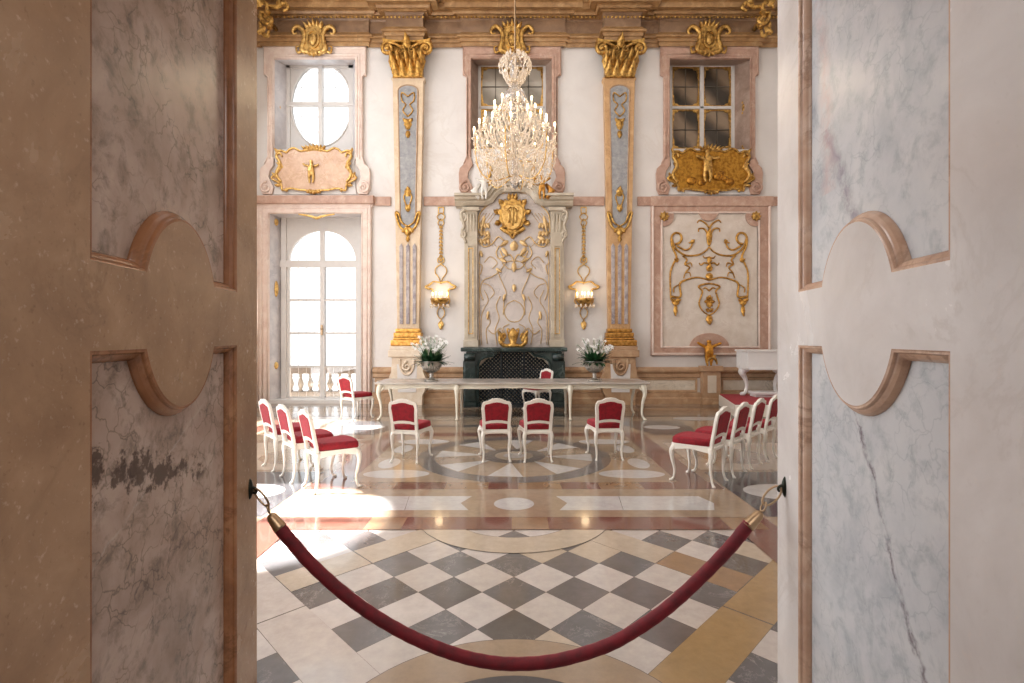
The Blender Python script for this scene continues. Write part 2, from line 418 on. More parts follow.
def flp(poly, mi, dz=None):
    z = lay[0] if dz is None else dz
    cnt[0] += 1
    if mi not in (LA, LB, LC, DA, DB, DC) or len(poly) != 4: lay[0] += .000008
    fl.add([(x, y, z) for (x, y) in poly], [tuple(range(len(poly)))], mi)
def up(): lay[0] += .00012
def ell2(cx, cy, rx, ry, n=40, a0=0, a1=2 * pi): return [(cx + rx * cos(a0 + (a1 - a0) * i / n), cy + ry * sin(a0 + (a1 - a0) * i / n)) for i in range(n + (0 if abs(a1 - a0 - 2 * pi) < 1e-6 else 1))]
def ring(cx, cy, r0, r1, mi, a0=0, a1=2 * pi, n=64, ry=1):
    for i in range(n):
        t0 = a0 + (a1 - a0) * i / n; t1 = a0 + (a1 - a0) * (i + 1) / n
        flp([(cx + r0 * cos(t0), cy + r0 * ry * sin(t0)), (cx + r1 * cos(t0), cy + r1 * ry * sin(t0)), (cx + r1 * cos(t1), cy + r1 * ry * sin(t1)), (cx + r0 * cos(t1), cy + r0 * ry * sin(t1))], mi)
flp(rect(-7.4, 7.4, -4.5, 14.8), GR); up()
HX, HYT, Y0 = .219, .2225, 3.72
def LT(a, b): return (a * HX, Y0 + b * HYT)
for j in range(-24, 6):
    for i in range(-24, 25):
        if (i + j) % 2 == 0 or j > 5: continue
        light = (j % 2 == 0)
        mi = random.choice([LA, LA, LB, LC]) if light else random.choice([DA, DA, DB, DC])
        e = .99
        flp([LT(i - e, j), LT(i, j - e), LT(i + e, j), LT(i, j + e)], mi)
up()
def lband(pts, mi):
    flp([LT(*p) for p in pts], GR); up()
    c = (sum(p[0] for p in pts) / 4, sum(p[1] for p in pts) / 4)
    flp([LT(p[0] + (c[0] - p[0]) * .004 + (.014 if p[0] < c[0] else -.014), p[1] + (.014 if p[1] < c[1] else -.014)) for p in pts], mi); up()
for s in (1, -1):      # diagonal bands of the big square, one tile wide
    for (q0, q1) in ((3, 6.2), (6.2, 9.6)):
        lband([(s * q0, q0 - 8), (s * q1, q1 - 8), (s * (q1 + 1), q1 - 9), (s * (q0 + 1), q0 - 9)], YE if s > 0 else LA)  # left band paler than the right: window glare painted into its colour
    for (q0, q1) in ((2, 5), (5, 7)):
        lband([(s * q0, 6 - q0), (s * (q0 + 1), 7 - q0), (s * (q1 + 1), 7 - q1), (s * q1, 6 - q1)], (OC if q0 > 3 else LB) if s > 0 else LB)
CY = 3.555
lay[0] += .0002
for cyy in (CY - 1.54, CY + 1.5):
    ring(0, cyy, .612, .938, GR); lay[0] += .0001
    ring(0, cyy, .617, .933, BE if cyy < 3 else LB); lay[0] += .0001
# inside of the near ring
flp(ell2(0, CY - 1.54, .612, .612), DG); up()
flp(ell2(0, CY - 1.54, .45, .45), WH); up()
flp(ell2(0, CY - 1.54, .36, .36), DA); up()
# far hall field
flp(rect(-7.4, 7.4, 4.62, 14.8), BE); up()
for s in (1, -1):
    flp([(s * 2.03, 3.9), (s * 2.38, 3.9), (s * 2.42, 4.94), (s * 2.03, 4.94)], RE)
flp(rect(-2.42, 2.42, 4.62, 4.94), RE); up()
for x in (-1.9, -1.15, -.45, .2, .9, 1.6, 2.2):
    flp(rect(x - .22, x + .12, 4.625, 4.935), random.choice([RE, OC, RE]))
flp(rect(-2.42, 2.42, 4.938, 4.945), GR)
flp(rect(-2.42, 2.42, 5.845, 6.13), RE)
for s in (1, -1): flp(sorted_rect := rect(min(s * 1.97, s * 2.33), max(s * 1.97, s * 2.33), 5.845, 9.3), RE)
flp(rect(-2.33, 2.33, 8.95, 9.3), RE); up()
for x in (-1.6, -.5, .35, 1.3): flp(rect(x - .3, x + .2, 5.85, 6.125), OC)
flp(rect(-1.97, 1.97, 6.13, 8.95), BE)
for s in (1, -1):
    pts = [(s * .46, 5.14), (s * 2.02, 5.14), (s * 2.1, 5.36), (s * 2.02, 5.59), (s * .46, 5.59), (s * .56, 5.36)]
    flp(pts, WH)
    up()
    flp([(s * 1.1, 5.141), (s * 1.104, 5.141), (s * 1.15, 5.589), (s * 1.146, 5.589)], GR)
flp(ell2(0, 5.34, .21, .2), WH)
up()
C2 = (0, 7.5)
ring(C2[0], C2[1], 1.15, 1.40, DC); 
for s in (1, -1):
    for (yy, sg) in ((6.5, 1), (8.5, -1)):
        flp(ell2(s * 1.5, yy, .42, .2), WH)
        flp(ell2(s * 1.72, yy + sg * .55, .14, .28), WH)
up()
for k in range(16):
    a0 = 2 * pi * k / 16 + .1; a1 = a0 + 2 * pi / 16
    flp([(C2[0] + .42 * cos((a0 + a1) / 2), C2[1] + .42 * sin((a0 + a1) / 2)), (C2[0] + 1.15 * cos(a0), C2[1] + 1.15 * sin(a0)), (C2[0] + 1.15 * cos(a1), C2[1] + 1.15 * sin(a1))], WH if k % 2 else BE)
    flp([(C2[0], C2[1]), (C2[0] + .5 * cos(a0), C2[1] + .5 * sin(a0)), (C2[0] + 1.15 * cos(a0), C2[1] + 1.15 * sin(a0))], OC) if k % 2 else None
up()
ring(C2[0], C2[1], .28, .46, DC); flp(ell2(C2[0], C2[1], .28, .28), LB); up()
flp(ell2(C2[0], C2[1], .16, .16), WH)
# outer fields: grey corners, white ovals, stripes below the far wall
for s in (1, -1):
    for (y0, y1) in ((4.95, 6.6), (8.6, 10.6)):
        flp([(s * 2.45, y0), (s * 4.6, y0), (s * 3.7, y1), (s * 2.45, y1)] if y0 < 6 else [(s * 2.5, y0 + .5), (s * 3.4, y0 + .5), (s * 3.4, y1), (s * 2.0, y1)], DG)
    flp([(s * 2.45, 6.7), (s * 4.4, 6.7), (s * 4.4, 8.4), (s * 2.45, 8.4)], LB)
up()
for s in (1, -1):
    flp(ell2(s * 3.05, 5.75, .45, .3), WH); flp(ell2(s * 2.85, 9.85, .35, .22), WH); flp(ell2(s * 3.6, 8.9, .35, .25), WH)
    flp(ell2(s * 3.2, 7.5, .5, .5), BE); flp(ell2(s * 3.9, 10.9, .5, .25), WH)
    flp(rect(min(s * 4.7, s * 5), max(s * 4.7, s * 5), 5, 12.6), RE)
for (y0, y1, mi) in ((9.9, 10.1, DC), (10.7, 11.2, LB), (11.2, 11.5, DC), (12.0, 12.35, OC), (12.6, 12.9, DG)):
    flp(rect(-1.9 if y0 < 11 else -6.9, 1.9 if y0 < 11 else 6.9, y0, y1), mi)
floor = struct(fl.build('floor', FM, recalc=False))

# ================================================================== HALL SHELL
XL, XR, ZC = -6.82, 6.98, 11.6
# opening rectangles on the far wall (measured)
OPW = [(275, 356, 60, 150), (471.5, 551.5, 60, 150), (669, 750, 60, 150)]
OPD = (270, 362, 214, 401)
wl = MB()
holes = [rect(wx(a) - .03, wx(b) + .03, wz(d) - .03, wz(c) + .03) for (a, b, c, d) in OPW] + [rect(wx(OPD[0]) - .03, wx(OPD[1]) + .03, .02, wz(OPD[2]) + .03)]
wl.plate([rect(XL - .3, XR + .3, 0, ZC)] + holes, .12, lambda a, b, c: (a, D + .12 - c, b))
struct(wl.build('wall_back', M_stucco))
# left wall with tall arched windows to the outside
def archloop(yc, hw, z0, z1, n=14):
    return [(yc - hw, z0), (yc + hw, z0)] + [(yc + hw * cos(pi * i / n), z1 - hw + hw * sin(pi * i / n)) for i in range(n + 1)]
LOPS = [(4.85, 1.3, .1, 4.4), (9.9, .9, .1, 3.4)]
wl = MB(); wl.plate([rect(2.2, D + .3, 0, ZC)] + [archloop(*a) for a in LOPS] , .3, lambda a, b, c: (XL - c, a, b))
struct(wl.build('wall_left', M_stucco))
wl = MB(); wl.box(XR, XR + .2, 2.2, D + .2, 0, ZC); struct(wl.build('wall_right', M_stucco))
wl = MB(); wl.box(XL - .4, XR + .4, 2.2, D + .2, ZC, ZC + .2); struct(wl.build('ceiling', M_stucco))
ZT = 3.5
wl = MB(); wl.plate([[(XL - .3, 0), (-1.19, 0), (-1.19, ZT), (1.22, ZT), (1.22, 0), (XR + .3, 0), (XR + .3, ZC), (XL - .3, ZC)]], .12, lambda a, b, c: (a, 2.36 - c, b))
struct(wl.build('wall_front', M_stucco))
# anteroom behind the camera
wl = MB(); wl.plate([[(-3.2, 0), (-.945, 0), (-.945, ZT), (.97, ZT), (.97, 0), (3.2, 0), (3.2, 4.3), (-3.2, 4.3)]], .1, lambda a, b, c: (a, .62 - c, b))
wl.box(-3.3, -3.2, -4.3, .6, 0, 4.3); wl.box(3.2, 3.3, -4.3, .6, 0, 4.3); wl.box(-3.3, 3.3, -4.4, -4.3, 0, 4.3)
struct(wl.build('wall_anteroom', M_stucco))
wl = MB(); wl.box(-3.3, 3.3, -4.4, .6, 4.3, 4.4); struct(wl.build('ceiling_anteroom', M_stucco))
wl = MB(); wl.add([(-.95, .5, ZT), (.95, .5, ZT), (1.2, 2.36, ZT), (-1.2, 2.36, ZT)], [(0, 1, 2, 3)]); wl.add([(-.95, .5, ZT + .1), (.95, .5, ZT + .1), (1.2, 2.36, ZT + .1), (-1.2, 2.36, ZT + .1)], [(0, 1, 2, 3)])
struct(wl.build('ceiling_doorway', M_palepink, recalc=False))

# arched side windows
for i, (yc, hw, z0, z1) in enumerate(LOPS):
    w = thing('window_%d' % (4 + i), None, None, (XL - .25, yc, 0), kind='structure')
    m_ = MB()
    for yy in (yc - hw + .04, yc, yc + hw - .04): m_.box(XL - .28, XL - .22, yy - .04, yy + .04, z0, z1 - (0 if yy == yc else hw * .8))
    for k in range(1, 5): zz = z0 + (z1 - hw - z0) * k / 4; m_.box(XL - .27, XL - .23, yc - hw, yc + hw, zz - .025, zz + .025)
    m_.build('window_frame', M_casing, w)
    m_ = MB(); m_.box(XL - .256, XL - .25, yc - hw, yc + hw, z0, z1); m_.build('pane', M_glass, w)

# ================================================================== DOORWAY JAMBS
A0, KS = .85, .144
nrm = sqrt(1 + KS * KS)
def jxf(s): return lambda a, b, c: (s * (-(A0 + (.03 if s < 0 else 0) + KS * a) + c / nrm), a + c * KS / nrm, b)
YN, YF_, YE_ = 1.237, 2.13, 2.36
BT, BB, EC, ECZ, EA, EB = 1.937, 1.7156, 1.695, 1.826, .235, .303
def cut(top):
    zz = BT if top else BB; t = math.asin((zz - ECZ) / EB); arc = []
    n = 28
    if top:
        for i in range(n + 1):
            a = (pi - t) + (t - (pi - t)) * i / n; arc.append((EC + EA * cos(a), ECZ + EB * sin(a)))
        return [(YN, BT)] + arc + [(YF_, BT), (YF_, 3.36), (YN, 3.36)]
    for i in range(n + 1):
        a = t + (-pi - t - t) * i / n; arc.append((EC + EA * cos(a), ECZ + EB * sin(a)))
    return [(YF_, BB)] + arc + [(YN, BB), (YN, .16), (YF_, .16)]
jl = jamb_panel('jamb_stone_brown', ['#937e70', '#b7a092', '#cfbbae'], '#4a423d', '#4a2c22',
    [(1.30, 1.15, 1.9, 1.50, .014, .35, '#d8cfc4')], (1.385, .13, 1.15, 1.95))
jr = jamb_panel('jamb_stone_white', ['#a8adb3', '#c4c6c9', '#d1d1d1'], '#7f8992', '#6a6570',
    [(1.98, 2.55, 1.62, 1.95, .05, .85, '#8d8791'), (1.72, 1.45, 1.38, .75, .018, .9, '#6b6068'), (1.95, 1.7, 1.70, 1.42, .014, .7, '#77707a'), (2.02, 3.1, 1.95, 2.3, .07, .5, '#c9a9a4')], None, .3)
jfl = marble('jamb_frame_brown', '#98785e', '#b08e70', '#c3a385', vein='#6d5341', scale=3.5, vscale=2, vamt=.3, rough=.25, speck=.35, spc=1.1)
jfr = marble('jamb_frame_white', '#c6bfbb', '#d4cecb', '#dfdbd8', vein='#a89a90', scale=2.5, vscale=2, vamt=.35, rough=.25, speck=.12)
jml = marble('jamb_moulding_brown', '#85583b', '#9e6c4a', '#b3835d', vein='#573722', scale=6, vscale=5, vamt=.5, rough=.22, vwidth=.05)
jmr = marble('jamb_moulding_pink', '#b38e77', '#c6a68f', '#d5bcaa', vein='#7d5b49', scale=6, vscale=5, vamt=.5, rough=.22, vwidth=.05)
for s, mf, mp, mm, lab in ((1, jfl, jl, jml, 'brown mottled marble doorway jamb with rounded medallion and dark crusted panel'), (-1, jfr, jr, jmr, 'pale white and blue veined marble doorway jamb with rounded medallion')):
    xf = jxf(s)
    t = thing('doorway_jamb', lab, 'door jamb', (s * -1.1, 1.5, 0), kind='structure')
    body = MB(); body.plate([rect(.45, YE_, 0, ZT), cut(True), cut(False)], .034, lambda a, b, c: xf(a, b, c - .034))
    body.plate([rect(.45, YE_, 0, ZT)], .14, lambda a, b, c: xf(a, b, c - .27))
    body.build('jamb_frame', mf, t)
    pn = MB(); pn.plate([rect(.46, YE_ - .01, 0.01, ZT - .01)], .10, lambda a, b, c: xf(a, b, c - .14)); pn.build('recessed_panel', mp, t)
    mo = MB()
    prof = [(0, .0), (.004, -.002), (.009, -.002), (.012, -.006), (.013, -.012), (.018, -.0145), (.026, -.021), (.031, -.029), (.033, -.034), (.033, -.041)]
    for top in (True, False):
        lp = cut(top)
        # orient so that "left" is into the recess
        ar = sum(lp[i][0] * lp[(i + 1) % len(lp)][1] - lp[(i + 1) % len(lp)][0] * lp[i][1] for i in range(len(lp)))
        if ar < 0: lp = lp[::-1]
        mo.mould(lp, prof, xf, smooth=False)
    mo.build('moulding', mm, t)

# ================================================================== BACK WALL TRIM
def sweep(mb, path, prof, mi=0):
    """path: plan polyline [(x, p)] (p = projection from the wall); prof: [(offset, z)]"""
    pts = [(x, D - p) for x, p in path]
    xf = lambda a, b, c: (a, b, c)
    # travelling +x, the room (-y) lies to the right -> negative offset
    mb.mould(pts, [(-o, z) for o, z in prof], xf, mi, closed=False)
def jogs(x0, x1, js):
    path = [(x0, 0)]
    for (a, b, p) in js: path += [(a, 0), (a, p), (b, p), (b, 0)]
    return path + [(x1, 0)]
pil = [wx(407.5), wx(620.0)]
bays = [(wx(263), wx(368), .06), (pil[0] - .42, pil[0] + .42, .3), (wx(464), wx(563), .06), (pil[1] - .42, pil[1] + .42, .3), (wx(660), wx(758), .06)]
def cz(p, y): return wz(y, D - p)
cpath = jogs(XL, XR, bays)
c1 = MB(); sweep(c1, cpath, [(0, cz(0, 47.5)), (.06, cz(.06, 47.5)), (.06, cz(.06, 43)), (.09, cz(.09, 42.5)), (.10, cz(.1, 39)), (.16, cz(.16, 37.5)), (.16, cz(.16, 36)), (.05, cz(.05, 33.5))])
struct(c1.build('trim_1', M_goldstone, recalc=False)); 
c1 = MB(); sweep(c1, cpath, [(.05, cz(.05, 33.5)), (.05, cz(.05, 22)), (.09, cz(.09, 19.5))]); struct(c1.build('trim_2', M_frieze, recalc=False))
c1 = MB(); sweep(c1, cpath, [(.09, cz(.09, 19.5)), (.16, cz(.16, 18.5)), (.16, cz(.16, 16)), (.24, cz(.24, 15)), (.27, cz(.27, 12.5)), (.27, cz(.27, 11)), (.45, cz(.45, 8.5)), (.45, cz(.45, 3)), (.52, cz(.52, 1)), (.55, cz(.55, -4)), (.0, cz(.3, -8)), (0, cz(0, -9))]); struct(c1.build('trim_3', M_goldstone, recalc=False))
# egg-and-dart style beads on the cornice
c1 = MB()
bx0 = XL
while bx0 < XR:
    inb = any(a - .25 < bx0 < b + .25 for (a, b, p) in bays if p > .2)
    if not inb: c1.ell((bx0, D - .22, cz(.22, 17)), (.035, .03, .03), 6, 4)
    bx0 += .11
for pc in pil:
    for k in range(-5, 6): c1.ell((pc + k * .1, D - .5, cz(.5, 17)), (.035, .03, .03), 6, 4)
struct(c1.build('trim_4', M_gold))
# string course
for i, (a, b) in enumerate([(374, 391), (424, 460), (566, 604), (637, 652), (772, 790)]):
    c1 = MB(); c1.box(wx(a), wx(b), D - .05, D, wz(206), wz(197), bev=.01); struct(c1.build('trim_%d' % (5 + i), M_pink))
# dado: chair rail, panels and base
DZ = [wz(403.5), wz(394), wz(378), wz(376), wz(367)]
segs = [(XL, wx(OPD[0]) - .4), (wx(373), XR)]
bb = MB(); rl = MB(); pn = MB()
for (a, b) in segs:
    path = [(a, 0), (b, 0)]
    sweep(bb, path, [(.10, 0), (.10, .14), (.07, .17), (.07, .28), (.0, .3)])
    sweep(rl, path, [(0, DZ[2]), (.04, DZ[2] + .02), (.04, DZ[3] + .06), (.09, DZ[3] + .12), (.09, DZ[4] - .07), (.05, DZ[4] - .03), (.0, DZ[4])])
struct(bb.build('baseboard_back', M_orange, recalc=False)); struct(rl.build('trim_11', M_orange, recalc=False))
for (a, b) in ((375, 392), (423, 462), (568, 606), (638, 697), (721, 800)):
    pn.mould(rect(wx(a), wx(b), .3, DZ[2]), [(0, 0), (0, .03), (.05, .03), (.06, .01), (.06, .01)], wallxf(D), 1)
    pn.plate([rect(wx(a) + .05, wx(b) - .05, .34, DZ[2] - .04)], .012, wallxf(D))
struct(pn.build('trim_12', [M_dado, M_orange]))

# ------------------------------------------------------------------ window surrounds
WD = D + .5        # plane of sashes
def tubes(mb, pxpts, r, y, dx=0, mir=None, mi=0, seg=6, smoothn=4, raw=False):
    pts = [W(p[0] + dx, p[1]) for p in pxpts]
    pts = pts if raw else cr(pts, smoothn)
    mb.tube(on(pts, y), r, seg, mi)
    if mir is not None:
        c = wx(mir); mb.tube(on([(2 * c - p[0], p[1]) for p in pts], y), r, seg, mi)
def surround(cx, half_o, win, t, mat, mat2):
    """pink eared frame with flaring scrolled feet; all numbers are pixels of the far wall"""
    L0, R0, T0, B0 = win
    out = [(-half_o, 47.8), (-half_o, 76), (-half_o + 3.5, 78), (-half_o + 3.5, 158), (-half_o + 2, 164), (-half_o - 3, 169), (-half_o - 4, 174), (-half_o - 3.5, 190), (-half_o - 1, 195),
           (-half_o + 8, 195), (-half_o + 10, 188), (-half_o + 7, 182), (-half_o + 5, 178), (-half_o + 6, 172), (-half_o + 10, 166)]
    lp = out + [(L0 - cx, 158), (L0 - cx, T0)]
    full = [(cx + p[0], p[1]) for p in lp] + [(cx - p[0] if True else 0, p[1]) for p in reversed(out)]
    # right inner edge
    full = [(cx + p[0], p[1]) for p in out] + [(L0, 158), (L0, T0), (R0, T0), (R0, 158)] + [(cx - p[0], p[1]) for p in reversed(out)]
    f = MB(); f.plate([[W(*p) for p in full]], .09, wallxf(D), bevel=.015)
    # raised outer and inner fillets
    edge = [(cx - half_o + 1.2, 195 - 30), (cx - half_o + 4.7, 157), (cx - half_o + 4.7, 79), (cx - half_o + 1.2, 75), (cx - half_o + 1.2, 49.5), (cx, 49.5)]
    for e in (edge, [(L0 - 1, 158), (L0 - 1, T0 - 1), (cx, T0 - 1)], [(L0 - 3.6, 160), (L0 - 3.6, T0 - 4), (cx, T0 - 4)]):
        pts = [W(*p) for p in e]
        f.tube(on(pts, D - .085), .022, 6); c = wx(cx); f.tube(on([(2 * c - p[0], p[1]) for p in pts], D - .085), .022, 6)
    f.build('surround', mat, t)
    for s in (-1, 1):
        sc = MB(); c = (wx(cx + s * (half_o - 2.5)), wz(188.5))
        sp = spiral(c[0], c[1], .155, .02, 1.6 * -s, pi / 2 + (0.2 * s), 14)
        sc.tube(on([(wx(cx + s * (half_o + 2)), wz(171)), (wx(cx + s * (half_o + 3)), wz(180))][:0] + sp, D - .10), [.034, .03, .018], 8)
        sc.ell((c[0], D - .10, c[1]), (.035, .04, .035)); sc.build('scroll', mat2, t)
def reveal(win, sash, t, mat):
    """splayed niche: opening at the wall narrows to the sash"""
    L0, R0, T0, B0 = win; r = MB()
    x0, x1, z0, z1 = wx(L0), wx(R0), max(.0, wz(B0)), wz(T0); a0, a1 = wx(sash[0], WD), wx(sash[1], WD); zt = max(z1, wz(sash[2], WD)); y1 = WD + .02
    for e in (0, .06):
        vs = [(x0 - e, D - .01, z0 - e * .1), (a0 - e, y1, z0 - e * .1), (a0 - e, y1, zt + e), (x0 - e, D - .01, z1 + e), (x1 + e, D - .01, z0 - e * .1), (a1 + e, y1, z0 - e * .1), (a1 + e, y1, zt + e), (x1 + e, D - .01, z1 + e)]
        r.add(vs, [(0, 1, 2, 3), (4, 5, 6, 7), (3, 2, 6, 7), (0, 1, 5, 4)])
    r.box(-20, -19.9, 0, .1, 0, .1) if False else None
    r.build('reveal', mat, t, recalc=False)
SW = [(288, 352, 66), (479, 545, 66), (669.5, 733, 66)]; SD = (282, 362, 219)
M_revl = marble('reveal_light_marble', '#b9b3b4', '#cfc9c8', '#dcd5d2', vein='#8f8a90', scale=3, vscale=2, vamt=.4, rough=.35)
M_revd = marble('reveal_brown_marble', '#8c7466', '#a58c7d', '#bba494', vein='#6d5a50', scale=4, vscale=3, vamt=.4, rough=.35)
centres = [316, 512, 708.5]
for i, (cx, win) in enumerate(zip(centres, OPW)):
    t = thing('window_%d' % (i + 1), None, None, (wx(cx), D, wz(150)), kind='structure')
    surround(cx, 51 if i == 0 else 49, win, t, M_palepink if i == 0 else M_pink, M_palepink if i == 0 else M_pink)
    reveal(win, SW[i], t, M_revl if i == 0 else M_revd)
    # sash plane
    x0, x1 = wx(SW[i][0], WD) - .12, wx(SW[i][1], WD) + .12; z0, z1 = wz(win[3]) - .1, wz(SW[i][2], WD) + .25
    cxm, czm = (x0 + x1) / 2, (wz(110, WD))
    fr = MB(); xf = wallxf(WD + .06)
    if i == 0:
        ov = [(wx(321.7, WD) + wx(514 + 29.5, WD) * cos(a), wz(105.4, WD) + (wz(337 - 40.5, WD) - EYE) * sin(a)) for a in [2 * pi * k / 48 for k in range(48)]]
        fr.plate([rect(x0, x1, z0, z1), ov], .08, xf)
        ovr = [(p[0], p[1]) for p in ov]
        fr.mould(ovr, [(0, .02), (0, .10), (-.03, .11), (-.05, .08)], xf)
        for (xa, xb) in ((x0, x0 + .2), (x1 - .2, x1)): fr.box(xa, xb, WD - .06, WD, z0, z1)
        fr.box(x0, x1, WD - .06, WD, z1 - .33, z1)
        fr.box(wx(319.8, WD), wx(323.6, WD), WD - .11, WD + .04, z0, z1); fr.box(x0, x1, WD - .09, WD + .04, wz(107, WD), wz(103.6, WD))
        fr.build('sash', M_casing, t)
        gl = MB(); gl.box(x0, x1, WD + .07, WD + .075, z0, z1); gl.build('pane', M_glass, t)
        ln = MB()
        for k in range(1, 7):
            if k % 2: ln.box(wx(292 + k * 8.5, WD) - .006, wx(292 + k * 8.5, WD) + .006, WD + .055, WD + .065, z0, z1)
        for k in range(1, 7):
            zz = z0 + (z1 - z0) * k / 7; ln.box(x0, x1, WD + .055, WD + .065, zz - .006, zz + .006)
        ln.build('glazing_bars', M_casing, t)
    else:
        gl = MB(); gl.box(x0, x1, WD + .03, WD + .06, z0, z1); gl.build('pane', M_greymirror if i == 1 else M_darkmirror, t)
        fw = .055
        xs = [wx(v, WD) for v in ((479, 545) if i == 1 else (670, 733))]
        xm = sum(xs) / 2; za, zb = wz(151, WD), wz(65, WD); zm = wz(108, WD)
        for (a, b, c, d) in ((xs[0] - fw, xs[0] + fw, za, zb), (xs[1] - fw, xs[1] + fw, za, zb), (xm - fw, xm + fw, za, zb), (xs[0], xs[1], zb - fw, zb + fw), (xs[0], xs[1], zm - fw * .7, zm + fw * .7), (xs[0], xs[1], za, za + fw)):
            fr.box(a, b, WD - .04, WD + .03, c, d, bev=.012)
        fr.build('sash', M_casing, t)
        gd = MB()
        for (a, b) in ((xs[0] + fw, xm - fw), (xm + fw, xs[1] - fw)):
            for (c, d) in ((za + fw, zm - fw * .7), (zm + fw * .7, zb - fw)):
                gd.mould(rect(a, b, c, d), [(0, 0), (0, .03), (.035, .03), (.035, 0)], wallxf(WD + .03))
                for (ux, uz, sx, sz) in ((a, c, 1, 1), (b, c, -1, 1), (a, d, 1, -1), (b, d, -1, -1)):
                    gd.plate([[(ux, uz), (ux + sx * .2, uz), (ux + sx * .16, uz + sz * .07), (ux + sx * .07, uz + sz * .09), (ux + sx * .05, uz + sz * .3), (ux, uz + sz * .34)][::1 if sx * sz > 0 else -1]], .035, wallxf(WD + .03))
        gd.build('gilded_fillet', M_gold, t)
        ln = MB()
        for k in (1, 3): 
            xx = xs[0] + (xs[1] - xs[0]) * k / 4; ln.box(xx - .01, xx + .01, WD + .012, WD + .03, za, zb)
        for k in (1, 3):
            zz = za + (zb - za) * k / 4; ln.box(xs[0], xs[1], WD + .012, WD + .03, zz - .01, zz + .01)
        ln.build('lead_lines', M_darkline, t)
    # cream apron panel between the feet
    ap = MB(); ap.plate([[W(cx - 41, 195), W(cx - 39, 180), W(cx - 38, 166), W(win[0], 158), W(win[0], 150), W(win[1], 150), W(win[1], 158), W(cx + 38, 166), W(cx + 39, 180), W(cx + 41, 195)]], .05, wallxf(D)); ap.build('apron_panel', M_stucco, t)
    rv = MB()
    sx = (wx(win[0]) + x0 + .05) / 2 if i == 0 else (wx(win[1]) + x1 - .05) / 2
    for (yy, zz, r) in ((D + .25, wz(104), .14), (D + .25, wz(147), .1)):
        rv.ell((sx, yy, zz), (.03, .1, r), 10, 6); rv.ell((sx, yy, zz + r), (.035, .06, .06), 8, 5); rv.ell((sx, yy, zz - r), (.035, .06, .06), 8, 5)
    if i != 1: rv.build('gilded_boss', M_goldp if i == 0 else M_gold, t)

# ------------------------------------------------------------------ gilded crests over the windows
def crest(cx, label, mat, sc=1.0, cy=38):
    t = thing('gilded_crest', label, 'ornament', (wx(cx), D - .1, wz(cy + 17)), 'gilded crests above the windows')
    b = MB(); y = D - .17
    c = wx(cx, D - .2); z = wz(cy, D - .2)
    b.plate([[(c + sx * sc, z + sz * sc) for sx, sz in [(-.14, -.42), (.14, -.42), (.3, -.3), (.2, -.1), (.22, .2), (.14, .32), (-.14, .32), (-.22, .2), (-.2, -.1), (-.3, -.3)]]], .12, wallxf(D - .1), bevel=.03)
    b.ell((c, y - .07, z - .05), (.1 * sc, .07, .16 * sc)); b.mould(ell2(c, z - .05, .13 * sc, .2 * sc, 20), [(0, 0), (0, .1), (-.04, .1), (-.04, 0)], wallxf(D - .16))
    b.build('shield', mat, t)
    for s in (-1, 1):
        v = MB(); pts = cr([(c + s * .12 * sc, z - .38 * sc), (c + s * .3 * sc, z - .3 * sc), (c + s * .24 * sc, z - .05 * sc), (c + s * .27 * sc, z + .18 * sc), (c + s * .42 * sc, z + .3 * sc), (c + s * .54 * sc, z + .2 * sc), (c + s * .5 * sc, z + .1 * sc), (c + s * .43 * sc, z + .13 * sc)], 5)
        v.tube(on(pts, y - .03), [.05, .075, .06, .06, .05, .03, .02], 8)
        pts = cr([(c + s * .3 * sc, z - .3 * sc), (c + s * .42 * sc, z - .36 * sc), (c + s * .46 * sc, z - .22 * sc), (c + s * .38 * sc, z - .2 * sc)], 5)
        v.tube(on(pts, y), [.04, .03, .015], 7); v.build('volute', mat, t)
    p = MB()
    for k in range(-2, 3): leaf(p, (c + k * .05 * sc, z + .25 * sc), (c + k * .13 * sc, z + (.48 - abs(k) * .05) * sc), .055 * sc, .09, y0=y)
    p.build('leaf_spray', mat, t); p = MB()
    for k in range(-2, 3): leaf(p, (c + k * .05 * sc, z - .25 * sc), (c + k * .12 * sc, z - (.5 - abs(k) * .04) * sc), .05 * sc, .06, y0=y)
    p.build('leaf_spray', mat, t)
crest(313.5, 'pale gilded scroll crest above the bright oval window', M_goldp)
crest(512, 'gilded scroll crest on the cornice behind the chandelier top', M_gold)
crest(709, 'gilded scroll crest above the dark paned window', M_gold)

